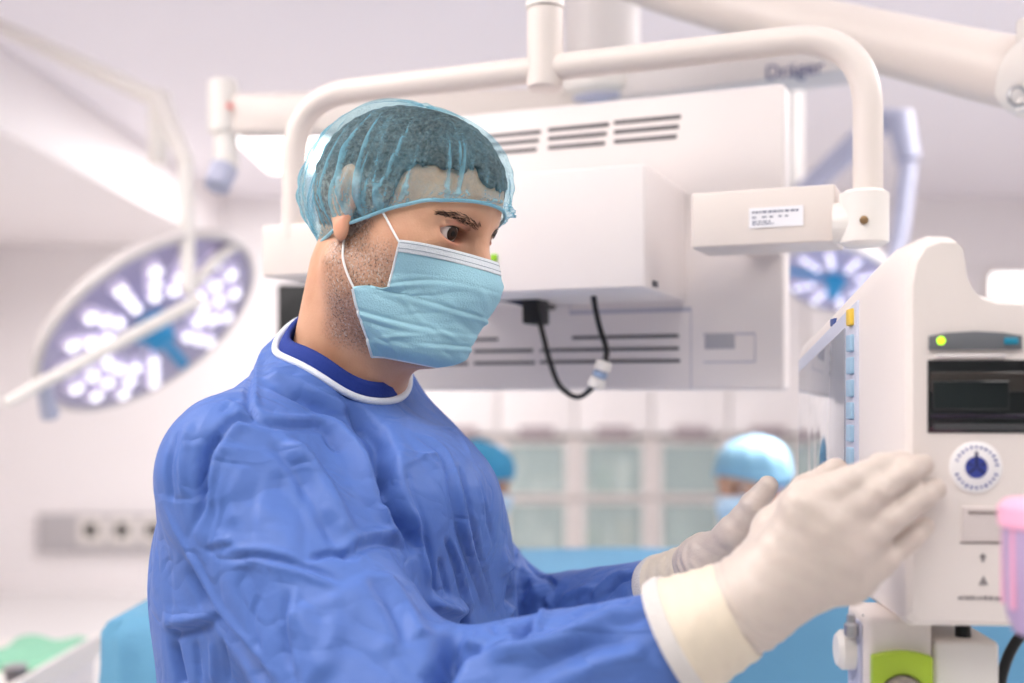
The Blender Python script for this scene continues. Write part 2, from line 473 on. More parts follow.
# --- skin
def skin_material():
    m = bpy.data.materials.new('skin'); m.use_nodes = True; nt = m.node_tree; N = nt.nodes; Lk = nt.links.new
    b = N['Principled BSDF']; b.inputs['Roughness'].default_value = 0.5; b.inputs['Subsurface Weight'].default_value = 0.12
    b.inputs['Subsurface Radius'].default_value = (0.010, 0.004, 0.002); b.inputs['Subsurface Scale'].default_value = 1.0
    def attr(n):
        a = N.new('ShaderNodeAttribute'); a.attribute_name = n; return a.outputs['Fac']
    tc = N.new('ShaderNodeTexCoord')
    def noise(sc, det=4, vec=None):
        n = N.new('ShaderNodeTexNoise'); n.inputs['Scale'].default_value = sc; n.inputs['Detail'].default_value = det
        Lk(vec or tc.outputs['Object'], n.inputs['Vector']); return n.outputs['Fac']
    def mix(f, a, b_):
        x = N.new('ShaderNodeMix'); x.data_type = 'RGBA'
        for s, v in (('Factor', f), ('A', a), ('B', b_)):
            if isinstance(v, (tuple, float)): x.inputs[s].default_value = v
            else: Lk(v, x.inputs[s])
        return x.outputs['Result']
    def ramp(v, a, b_):
        r = N.new('ShaderNodeMapRange'); r.inputs['From Min'].default_value = a; r.inputs['From Max'].default_value = b_; r.interpolation_type = 'SMOOTHSTEP'
        Lk(v, r.inputs['Value']); return r.outputs['Result']
    def mul(a, b_):
        x = N.new('ShaderNodeMath'); x.operation = 'MULTIPLY'
        for i, v in enumerate((a, b_)):
            if isinstance(v, float): x.inputs[i].default_value = v
            else: Lk(v, x.inputs[i])
        return x.outputs[0]
    base = mix(ramp(noise(28), 0.3, 0.7), lin((215, 165, 134)), lin((203, 149, 118)))
    base = mix(attr('red'), base, lin((205, 110, 92)))
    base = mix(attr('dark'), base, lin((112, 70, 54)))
    mp = N.new('ShaderNodeMapping'); mp.inputs['Scale'].default_value = (1, 1, 0.45); Lk(tc.outputs['Object'], mp.inputs[0])
    hairs = ramp(noise(900, 2, mp.outputs[0]), 0.44, 0.66)
    base = mix(mul(attr('stubble'), 0.5), base, lin((150, 112, 94)))
    tone = mix(ramp(noise(420), 0.42, 0.58), lin((96, 76, 66)), lin((196, 180, 168)))
    base = mix(mul(hairs, attr('stubble')), base, tone)
    Lk(base, b.inputs['Base Color'])
    bp = N.new('ShaderNodeBump'); bp.inputs['Strength'].default_value = 0.18; bp.inputs['Distance'].default_value = 0.0015
    Lk(noise(520, 3), bp.inputs['Height']); Lk(bp.outputs['Normal'], b.inputs['Normal'])
    return m
M_SKIN = skin_material()

def skin_attrs(me, q):
    s = np.abs(q[:, 1]); f, u = q[:, 0], q[:, 2]
    st = sstep(0.055, 0.062, s) * 0 + 1
    jaw = sstep(-0.012, -0.045, u) * sstep(-0.030, 0.000, f) * sstep(-0.142, -0.12, u)
    cheek = 1 - sstep(0.046, 0.066, f) * sstep(-0.085, -0.035, u)
    side = sstep(0.030, 0.010, f) * sstep(-0.02, 0.0, f + 0.012) * sstep(0.05, 0.03, u) * sstep(0.05, 0.06, s) * (u > -0.06)
    st = np.clip(np.maximum(jaw * cheek, side), 0, 1) * sstep(0.080, 0.074, s)
    nape = sstep(-0.055, -0.075, f) * sstep(-0.10, -0.06, u) * 0.5
    set_attr(me, 'stubble', np.clip(np.maximum(st, nape), 0, 1))
    ear = sstep(0.079, 0.086, s) * (np.abs(f + 0.012) < 0.04) * (np.abs(u) < 0.05)
    nose = np.exp(-((f - 0.115) / 0.02) ** 2 - (q[:, 1] / 0.02) ** 2 - ((u + 0.04) / 0.02) ** 2) * 0.4
    e = np.sqrt((s - 0.0315) ** 2 + ((u) * 1.4) ** 2)
    lidred = np.exp(-((e - 0.014) / 0.004) ** 2) * (f > 0.06) * 0.35
    set_attr(me, 'red', np.clip(ear * (0.25 + 0.5 * sstep(-0.03, -0.005, u)) + nose + lidred, 0, 1))
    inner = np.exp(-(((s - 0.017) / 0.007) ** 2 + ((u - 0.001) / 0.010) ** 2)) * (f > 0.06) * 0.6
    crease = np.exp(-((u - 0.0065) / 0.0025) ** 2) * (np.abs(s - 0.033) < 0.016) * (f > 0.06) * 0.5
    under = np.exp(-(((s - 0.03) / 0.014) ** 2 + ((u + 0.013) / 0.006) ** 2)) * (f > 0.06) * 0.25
    set_attr(me, 'dark', np.clip(inner + crease + under, 0, 1))  # shade of eye corners, lid crease and under-eye painted into the skin colour

def make_head_bits(root, frame_h2w, blue_iris=False, fine=True):
    for sg in (-1, 1):
        c = frame_h2w((EYE[0], sg * EYE[1], EYE[2]))
        gaze = frame_h2w((1, -0.22, -0.10)) - frame_h2w((0, 0, 0)); gaze /= np.linalg.norm(gaze)
        r = 0.0139
        zax = Vector(gaze); Mx = zax.to_track_quat('Z', 'Y').to_matrix().to_4x4(); Mx.translation = Vector(c)
        prof = [(r * math.sin(a), r * math.cos(a)) for a in np.linspace(math.pi * 0.999, 0.001, 24)]
        ob = lathe('eye', prof, mat('eye_white', (222, 212, 206), 0.12, var=0.03, coat=0.5), root, Mx, 24, 80)
        def disc(name, r0, r1, lift, m):
            pr = [(max(1e-4, rr), math.sqrt(r * r - rr * rr) + lift) for rr in np.linspace(r1, r0, 6)]
            return lathe(name, [(r1, math.sqrt(r * r - r1 * r1) - 0.0005)] + pr, m, ob, Mx, 24, 80)
        disc('iris', 0.0, 0.0064, 0.0003, mat('iris_brown', (48, 30, 20), 0.4, var=0.35, vscale=900, spec=0.3))
        disc('pupil', 0.0, 0.0028, 0.0006, mat('pupil_black', (5, 4, 4), 0.3, spec=0.3, var=0.1))

surgeon = empty('person', (TB[0], TB[1], 0.0), 'person in blue surgical gown, cap, face mask and gloves reaching for the monitor', 'person')
lo = np.minimum(HO - 0.17, B(0, 0, 1.27) - 0.17); hi = np.maximum(HO + 0.17, B(0, 0, 1.4) + 0.17); lo[2] = 1.29; hi[2] = HO[2] + 0.15
V, Q = sdf_mesh(body_sdf, lo, hi, 0.0019)
me = me_numpy('body', V, Q); skin_attrs(me, w2h(V))
link('body', me, M_SKIN, surgeon, smooth=True)
make_head_bits(surgeon, h2w)

# eyebrows: short bristles laid along the brow ridge
def eyebrow(sg, root, seed):
    rnd = random.Random(seed); Vv = []; Ff = []
    for i in range(210):
        t = rnd.random(); w = (1 - abs(2 * t - 0.75) * 0.55) * 0.0042
        l = 0.0130 + 0.046 * t; u = 0.0105 + 0.0075 * math.sin(min(1, t * 1.25) * math.pi * 0.62) - 0.0045 * t + rnd.uniform(-w, w)
        p0, ok = trace(lambda p: head_sdf(w2h(p), False), h2w((0.15, sg * l, u))[None], (h2w((-1, 0, 0)) - h2w((0, 0, 0)))[None], 0, 0.2, 30) if False else (None, True)
        Vv.append((l, u)); Ff.append((rnd.uniform(0.5, 1.0), rnd.uniform(-0.3, 0.5)))
    pts = np.array([(0.14, sg * l, u) for l, u in Vv]); wp = np.array([h2w(p) for p in pts])
    dirs = np.repeat((h2w((-1, 0, 0)) - h2w((0, 0, 0)))[None], len(wp), 0)
    hit, _ = trace(lambda p: head_sdf(w2h(p), False), wp, dirs, 0.0, 0.2, 60)
    nrm = sdf_grad(lambda p: head_sdf(w2h(p), False), hit, 0.002)
    VV = []; FF = []
    for k in range(len(hit)):
        ln_, an = Ff[k]; t = (Vv[k][0] - 0.0135) / 0.037
        d = (h2w((-0.35, sg * 1.0, 0.55 * (1 - 1.5 * t) + an)) - h2w((0, 0, 0))); d = d / np.linalg.norm(d)
        n = nrm[k]; d = d - n * (d @ n); d /= np.linalg.norm(d); s = np.cross(d, n); a = hit[k] - n * 0.0003; L = 0.0075 * ln_; r = 0.00017
        i0 = len(VV)
        VV += [a + s * r, a - s * r, a + n * r * 2, a + d * L * 0.6 + n * 0.0011 + s * r, a + d * L * 0.6 + n * 0.0011 - s * r, a + d * L * 0.6 + n * (0.0011 + 2 * r), a + d * L + n * 0.0009]
        FF += [(i0, i0 + 1, i0 + 4, i0 + 3), (i0 + 1, i0 + 2, i0 + 5, i0 + 4), (i0 + 2, i0, i0 + 3, i0 + 5), (i0 + 3, i0 + 4, i0 + 6), (i0 + 4, i0 + 5, i0 + 6), (i0 + 5, i0 + 3, i0 + 6)]
    link('eyebrow', me_pydata('eyebrow', VV, FF), mat('brow_hair', (74, 55, 44), 0.6, var=0.3), root)
def lash_line(sg, root):
    for up, rad in ((1, 0.0007), (-1, 0.0003)):
        pts = []
        for x in np.linspace(-0.97, 0.97, 25):
            dl = 0.0005 + 0.0165 * x; u = -0.0012 + up * 0.0073 * math.sqrt(max(0, 1 - x * x)) * 0.93; rr2 = 0.0150 ** 2 - dl * dl - u * u
            if rr2 > 0.0000005: pts.append((EYE[0] + math.sqrt(rr2), sg * (EYE[1] + dl), u))
        tube('lash_line', h2w(np.array(pts)), rad, mat('lash_dark', (34, 22, 18), 0.6, var=0.2), root, n=6)
lash_line(-1, surgeon); lash_line(1, surgeon)
eyebrow(-1, surgeon, 3); eyebrow(1, surgeon, 4)

# hair: short crop under the cap
def hair_sdf(q):
    d = head_sdf(q, False)
    f, u, s = q[:, 0], q[:, 2], np.abs(q[:, 1])
    nz = np.sin(q[:, 0] * 310 + 2 * np.sin(q[:, 1] * 190)) * np.sin(q[:, 1] * 270 + np.sin(q[:, 2] * 230)) * np.sin(q[:, 2] * 290 + 1.3)
    low = u - (-0.045 + np.clip(f + 0.02, 0, 0.05))
    # boundary: a plane over the forehead that drops behind the temple to the sideburn
    line = 0.052 + 0.010 * np.exp(-((s - 0.035) / 0.012) ** 2) - sstep(0.050, 0.018, f) * 0.085 + 0.0025 * np.sin(q[:, 1] * 410 + 3 * np.sin(q[:, 1] * 170)) + 0.0015 * np.sin(f * 500)
    reg = np.minimum(u - line, low + 0.0)
    return np.maximum(d - 0.0036 - 0.0014 * nz, -reg)
V, Q = sdf_mesh(hair_sdf, (-0.13, -0.1, -0.08), (0.12, 0.1, 0.15), 0.0022, newton=1)
def hair_material():
    m = bpy.data.materials.new('short_hair'); m.use_nodes = True; nt = m.node_tree; N = nt.nodes; Lk = nt.links.new
    b = N['Principled BSDF']; b.inputs['Roughness'].default_value = 0.55
    tc = N.new('ShaderNodeTexCoord'); mp = N.new('ShaderNodeMapping'); mp.inputs['Scale'].default_value = (1, 0.4, 1.0); mp.inputs['Rotation'].default_value = (0.5, 0.4, 0.6); Lk(tc.outputs['Object'], mp.inputs[0])
    n = N.new('ShaderNodeTexNoise'); n.inputs['Scale'].default_value = 330; n.inputs['Detail'].default_value = 4; Lk(mp.outputs[0], n.inputs['Vector'])
    r = N.new('ShaderNodeValToRGB'); Lk(n.outputs['Fac'], r.inputs[0])
    r.color_ramp.elements[0].position = 0.38; r.color_ramp.elements[0].color = lin((22, 18, 17)); r.color_ramp.elements[1].position = 0.68; r.color_ramp.elements[1].color = lin((96, 84, 76))
    a = N.new('ShaderNodeAttribute'); a.attribute_name = 'grey'
    mx = N.new('ShaderNodeMix'); mx.data_type = 'RGBA'; Lk(a.outputs['Fac'], mx.inputs['Factor']); Lk(r.outputs[0], mx.inputs['A'])
    r2 = N.new('ShaderNodeValToRGB'); Lk(n.outputs['Fac'], r2.inputs[0])
    r2.color_ramp.elements[0].position = 0.40; r2.color_ramp.elements[0].color = lin((110, 84, 70)); r2.color_ramp.elements[1].position = 0.62; r2.color_ramp.elements[1].color = lin((176, 156, 142))
    Lk(r2.outputs[0], mx.inputs['B']); Lk(mx.outputs['Result'], b.inputs['Base Color'])
    bp = N.new('ShaderNodeBump'); bp.inputs['Strength'].default_value = 0.8; bp.inputs['Distance'].default_value = 0.003; Lk(n.outputs['Fac'], bp.inputs['Height']); Lk(bp.outputs['Normal'], b.inputs['Normal'])
    return m
me = me_numpy('hair', np.array(h2w(V)), Q); set_attr(me, 'grey', sstep(0.045, 0.005, V[:, 2]) * 0.9)
link('hair', me, hair_material(), surgeon, smooth=True)

# --- face mask
def mask_former(q):
    d = rcone(q, (0.090, 0, -0.010), (0.096, 0, -0.046), 0.018, 0.027)
    d = smin(d, rcone(q, (0.096, 0, -0.046), (0.078, 0, -0.106), 0.027, 0.032), 0.02)
    d = smin(d, ell(q, (0.030, 0, -0.045), (0.066, 0.0665, 0.094)), 0.035)
    s = q.copy(); s[:, 1] = np.abs(s[:, 1])
    d = smin(d, rcone(s, (0.008, 0.052, -0.072), (0.066, 0.020, -0.112), 0.020, 0.024), 0.02)
    return smin(d, head_sdf(q, False), 0.01)
def mask_points(nt, ns, lift):
    T = np.linspace(0, 1, nt); S = np.linspace(-1, 1, ns); th_all = []; u_all = []
    for t in T:
        wide = sstep(0.39, 0.50, t)
        thm = math.radians(62) * (1 - wide) + math.radians(89 - 26 * ((t - 0.42) / 0.58) ** 1.5 if t > 0.42 else 89) * wide
        for s in S:
            th = s * thm; a = abs(s)
            top = -0.0185 + 0.003 * math.cos(th) - 0.004 * a ** 3
            bot = -0.129 - 0.006 * a ** 2
            u = top + (bot - top) * t
            if wide > 0.5: u = u + (a ** 4) * 0.006 * (1 - t)
            th_all.append(th); u_all.append(u)
    th = np.array(th_all); u = np.array(u_all); cx = 0.018
    out = np.stack([cx + 0.2 * np.cos(th), 0.2 * np.sin(th), u + 0.0 * th], 1)
    dirs = np.stack([-np.cos(th), -np.sin(th), np.zeros_like(th)], 1)
    t = np.zeros(len(th), np.float32); o = out.astype(np.float32); dd = dirs.astype(np.float32)
    for _ in range(60): t = t + np.clip(mask_former(o + dd * t[:, None]), -0.03, 0.03) * 0.85
    r = 0.2 - t
    tt = np.repeat(T, ns); ss = np.tile(S, nt)
    # below the chin the rays miss: keep the lower edge tucked under the jaw
    r = np.clip(r, 0.050, 0.125) * (1 - 0.22 * np.clip((tt - 0.86) / 0.14, 0, 1) ** 2)
    # pleats: three shallow steps that open in the middle, slanting wrinkles, soft billow
    k = np.zeros_like(r)
    for c, w in ((0.30, 0.012), (0.47, 0.014), (0.64, 0.016), (0.80, 0.013)):
        cc = c + 0.10 * (np.abs(ss) - 0.4) * (1.2 - c) - 0.04 * np.sin(ss * 3 + c * 9)
        am = 0.25 + 0.75 * (0.5 + 0.5 * np.sin(ss * 4 + c * 17)) ; k += am * (-0.0015 * np.exp(-((tt - cc) / w) ** 2) + 0.0016 * np.exp(-((tt - cc - 0.035) / 0.022) ** 2))
    rnd = random.Random(5)
    for i in range(46):
        s0, t0 = rnd.uniform(-1, 1), rnd.uniform(0.2, 1.0); an = rnd.uniform(-0.5, 0.9) * (1 if s0 < 0 else -1); L = rnd.uniform(0.08, 0.30); A = rnd.uniform(0.0006, 0.0019) * rnd.choice((1, -1)); w = rnd.uniform(0.012, 0.03)
        ds, dt = (ss - s0), (tt - t0); x = ds * math.cos(an) + dt * math.sin(an); y = -ds * math.sin(an) + dt * math.cos(an)
        k += A * np.exp(-(y / w) ** 2 - (x / L) ** 2)
    k += 0.0028 * np.exp(-((tt - 0.36) / 0.05) ** 2) * sstep(0.75, 1.0, np.abs(ss)) * (tt < 0.42)
    k += 0.001 * np.sin(np.clip(tt, 0, 1) * math.pi) * (1 - np.abs(ss) ** 2)
    r = r + lift + k
    return np.stack([cx + r * np.cos(th), r * np.sin(th), u], 1), T, S
NT, NS = 90, 90
P, T_, S_ = mask_points(NT, NS, 0.0022)
def grid_faces(nt, ns, r0=0, r1=None):
    r1 = nt - 1 if r1 is None else r1
    return [(i * ns + j, i * ns + j + 1, (i + 1) * ns + j + 1, (i + 1) * ns + j) for i in range(r0, r1) for j in range(ns - 1)]
def cloth_material(name, rgb, tl=0.25, rough=0.75, bump=0.2, bscale=900, var=0.05, vscale=40):
    m = mat(name, rgb, rough, bump=bump, bscale=bscale, var=var, vscale=vscale, spec=0.25)
    nt = m.node_tree; b = nt.nodes['Principled BSDF']; out = nt.nodes['Material Output']
    t = nt.nodes.new('ShaderNodeBsdfTranslucent'); t.inputs[0].default_value = lin(rgb); mx = nt.nodes.new('ShaderNodeMixShader'); mx.inputs[0].default_value = tl
    nt.links.new(b.outputs[0], mx.inputs[1]); nt.links.new(t.outputs[0], mx.inputs[2]); nt.links.new(mx.outputs[0], out.inputs[0])
    return m
M_MASK = cloth_material('mask_fleece', (170, 216, 230), 0.2, bump=0.25, bscale=700)
M_MASKW = cloth_material('mask_binding', (232, 236, 240), 0.2, bump=0.25, bscale=700)
mk = link('face_mask', me_pydata('face_mask', h2w(P), grid_faces(NT, NS)), M_MASK, surgeon, smooth=True)
so = mk.modifiers.new('thickness', 'SOLIDIFY'); so.thickness = 0.0012; so.offset = 0
mk['label'] = 'pale blue pleated surgical mask over nose and chin'
rows = int(NT * 0.105)
Pb = P.copy(); c0 = np.array([0.018, 0, 0]); dirn = Pb - c0; dirn[:, 2] = 0; dirn /= np.linalg.norm(dirn, axis=1)[:, None]
band = me_pydata('nose_band', h2w((Pb + dirn * 0.0011)[: (rows + 1) * NS]), grid_faces(rows + 1, NS))
nb = link('nose_band', band, M_MASKW, mk, smooth=True); so = nb.modifiers.new('thickness', 'SOLIDIFY'); so.thickness = 0.0008; so.offset = 0
# stitched lines of the nose wire on the band, and bindings along the sides
for fr in (0.30, 0.72):
    i = int(rows * fr); tube('stitch_line', h2w((Pb + dirn * 0.0016)[i * NS:(i + 1) * NS]), 0.00035, mat('stitch_grey', (150, 160, 172), 0.7, var=0.1), nb, n=6)
for side in (0, NS - 1):
    i0, i1 = int(NT * 0.50), NT - 1
    tube('side_binding', h2w(np.array([(Pb + dirn * 0.0006)[i * NS + side] for i in range(i0, i1 + 1)])), 0.0013, M_MASKW, mk, n=8)
    tube('side_binding', h2w(np.array([(Pb + dirn * 0.0006)[i * NS + side] for i in range(0, int(NT * 0.40))])), 0.0011, M_MASKW, mk, n=8)
tube('lower_binding', h2w((Pb + dirn * 0.0006)[(NT - 1) * NS:]), 0.0012, M_MASKW, mk, n=8)
# ear loops
def surf_h(pts, lift=0.0015, skin=False):
    q = _v(pts).copy()
    for _ in range(4):
        fn_ = (lambda x: smin(head_sdf(x, False), neck_sdf(h2w(x).astype(np.float32)) / HS, 0.025)) if skin else (lambda x: head_sdf(x, False))
        d = fn_(q); g = sdf_grad(fn_, q, 0.002); q = q - g * (d - lift)[:, None]
    return q.astype(np.float32)
M_LOOP = mat('ear_loop_elastic', (240, 238, 236), 0.7, var=0.03, bump=0.2, bscale=900)
for sg, side in ((-1, 0), (1, NS - 1)):
    a = P[2 * NS + side]; b_ = P[int(NT * 0.52) * NS + side]
    up = smooth_path([a, (0.028, sg * 0.072, 0.003), (0.005, sg * 0.080, 0.022), (-0.022, sg * 0.086, 0.034)], 8)
    tube('ear_loop', h2w(surf_h(up, 0.0020, True)), 0.0011, M_LOOP, mk, n=8)
    dn = smooth_path([b_, (0.004, sg * 0.075, -0.055), (-0.004, sg * 0.080, -0.036), (-0.014, sg * 0.084, -0.022)], 8)
    tube('ear_loop', h2w(surf_h(dn, 0.0022, True)), 0.0011, M_LOOP, mk, n=8)

# --- bouffant cap
def cap_shell(rootobj, h2wf, material, seed=2, nphi=260, nt=70):
    rnd = random.Random(seed)
    phi = np.linspace(0, 2 * math.pi, nphi, endpoint=False); t = np.linspace(0.0, 1.0, nt)
    # rim: a tilted oval on the head
    def rim_dir(ph): return np.cos(ph), np.sin(ph)
    cf, su = 0.002, 0.0
    rimp = []
    for ph in phi:
        c, s = math.cos(ph), math.sin(ph)
        f = cf + 0.094 * c; l = 0.084 * s
        u = -0.016 + (0.54 if f > 0 else 0.36) * f
        rimp.append((f, l, u))
    rimp = np.array(rimp)
    rim = surf_h(rimp, 0.0022)
    rim[:, 2] = rimp[:, 2]
    ew = np.exp(-((rimp[:, 0] + 0.016) / 0.028) ** 2); rim[:, 1] += np.sign(rimp[:, 1]) * ew * 0.0085
    apex = np.array([-0.002, 0, 0.1190])
    Vs = []; fold = []
    folds = []
    for i in range(120):
        folds.append((rnd.uniform(0, 2 * math.pi), rnd.uniform(0.006, 0.020), rnd.uniform(0.0008, 0.0034) * (1 if rnd.random() < 0.75 else 1.7), rnd.uniform(0.15, 0.75), rnd.uniform(-0.35, 0.35)))
    for ti in t:
        # t 0 = apex .. 1 = rim, profile bulges outside the straight line
        a = ti * math.pi / 2
        bul = math.sin(math.pi * min(1, ti)) ** 0.9
        for k, ph in enumerate(phi):
            R = rim[k]
            c, s = math.cos(ph), math.sin(ph)
            eq = np.array([-0.002 + (0.1135 if c > 0 else 0.100) * c, 0.0890 * s, R[2] * 0.35 + 0.030])
            w0 = math.cos(a); w1 = math.sin(a)
            # quarter-ellipse from apex to equator for t<.68, then tuck in to the rim
            if ti < 0.66:
                b_ = ti / 0.66 * math.pi / 2
                sb, cb_ = math.sin(b_) ** 0.88, math.cos(b_) ** 0.88 if b_ < 1.57 else 0.0; p = np.array([eq[0] * sb + apex[0] * (1 - sb), eq[1] * sb, eq[2] + (apex[2] - eq[2]) * cb_])
            else:
                x = (ti - 0.66) / 0.34
                p = eq * (1 - x) + R * x; out = np.array([c, s, 0]); p = p + out * 0.010 * math.sin(math.pi * x) * (1 - 0.5 * x)
            d = 0.0; fo = 0.0
            for (p0, w, A, reach, sw) in folds:
                q = (ph + sw * (1 - ti) - p0 + math.pi) % (2 * math.pi) - math.pi
                if abs(q) < 3 * w:
                    g = math.exp(-(q / w) ** 2) * max(0.0, min(1.0, (ti - (1 - reach)) / 0.25))
                    d += A * g; fo += g * A / 0.0026
            pl_ = max(0.0, math.sin(61 * ph + 3 * math.sin(7 * ph))) ** 3 * float(sstep(0.60, 0.85, np.array(ti))); d += 0.0009 * pl_; fo += 0.5 * pl_
            d += 0.0022 * math.sin(5 * ph + 3 * ti) * ti + 0.0014 * math.sin(11 * ph - 4 * ti + 1)
            fade = 1 - sstep(0.86, 0.99, np.array(ti)) * 0.92
            n = np.array([c, s, max(0.05, 1 - 1.2 * ti)]); n /= np.linalg.norm(n)
            Vs.append(p + n * d * float(fade)); fold.append(min(1.0, fo * float(fade)) + 0.40 * float(sstep(0.90, 1.0, np.array(ti))))
    Vs = np.array(Vs); Fs = []
    for i in range(1, nt - 1):
        for k in range(nphi): Fs.append((i * nphi + k, (i + 1) * nphi + k, (i + 1) * nphi + (k + 1) % nphi, i * nphi + (k + 1) % nphi))
    Vt = np.concatenate([Vs[nphi:], apex[None]]); F2 = [tuple(v - nphi for v in f) for f in Fs] + [(k, (k + 1) % nphi, len(Vt) - 1) for k in range(nphi)]
    me = me_pydata('cap', h2wf(Vt), F2); set_attr(me, 'fold', np.append(np.array(fold[nphi:]), 0.3))
    o = link('surgical_cap', me, material, rootobj, smooth=True)
    o['label'] = 'sheer light blue bouffant cap gathered by an elastic edge'
    out = rim.copy(); out[:, 0] += 0.0012 * np.cos(phi); out[:, 1] += 0.0012 * np.sin(phi)
    tube('elastic_edge', h2wf(out), 0.0017, mat('cap_elastic', (142, 190, 206), 0.7, var=0.08, vscale=300, bump=0.3, bscale=600), o, n=8, closed=True)
    return o
def cap_material(name='cap_fleece', cov=0.12, rgb=(140, 200, 220)):
    m = bpy.data.materials.new(name); m.use_nodes = True; nt = m.node_tree; N = nt.nodes; Lk = nt.links.new
    b = N['Principled BSDF']; b.inputs['Base Color'].default_value = lin(rgb); b.inputs['Roughness'].default_value = 0.6; b.inputs['Specular IOR Level'].default_value = 0.3
    tr = N.new('ShaderNodeBsdfTransparent'); tr.inputs[0].default_value = (0.80, 0.93, 0.97, 1)
    tl = N.new('ShaderNodeBsdfTranslucent'); tl.inputs[0].default_value = lin(rgb)
    m1 = N.new('ShaderNodeMixShader'); m1.inputs[0].default_value = 0.35; Lk(b.outputs[0], m1.inputs[1]); Lk(tl.outputs[0], m1.inputs[2])
    tc = N.new('ShaderNodeTexCoord')
    n = N.new('ShaderNodeTexNoise'); n.inputs['Scale'].default_value = 260; n.inputs['Detail'].default_value = 4; n.inputs['Distortion'].default_value = 1.5; Lk(tc.outputs['Object'], n.inputs['Vector'])
    n2 = N.new('ShaderNodeTexNoise'); n2.inputs['Scale'].default_value = 30; n2.inputs['Detail'].default_value = 3; Lk(tc.outputs['Object'], n2.inputs['Vector'])
    def math_(op, a, b_):
        x = N.new('ShaderNodeMath'); x.operation = op
        for i, v in enumerate((a, b_)):
            if isinstance(v, (int, float)): x.inputs[i].default_value = v
            else: Lk(v, x.inputs[i])
        return x.outputs[0]
    a = N.new('ShaderNodeAttribute'); a.attribute_name = 'fold'
    v = math_('ADD', math_('MULTIPLY', math_('SUBTRACT', n.outputs['Fac'], 0.5), 0.55), cov)
    v = math_('ADD', v, math_('MULTIPLY', math_('SUBTRACT', n2.outputs['Fac'], 0.5), 0.45))
    v = math_('ADD', v, math_('MULTIPLY', a.outputs['Fac'], 0.55))
    cl = N.new('ShaderNodeClamp'); Lk(v, cl.inputs[0]); cl.inputs[1].default_value = 0.06; cl.inputs[2].default_value = 0.95
    m2 = N.new('ShaderNodeMixShader'); Lk(cl.outputs[0], m2.inputs[0]); Lk(tr.outputs[0], m2.inputs[1]); Lk(m1.outputs[0], m2.inputs[2])
    Lk(m2.outputs[0], N['Material Output'].inputs[0])
    return m
cap_shell(surgeon, h2w, cap_material())

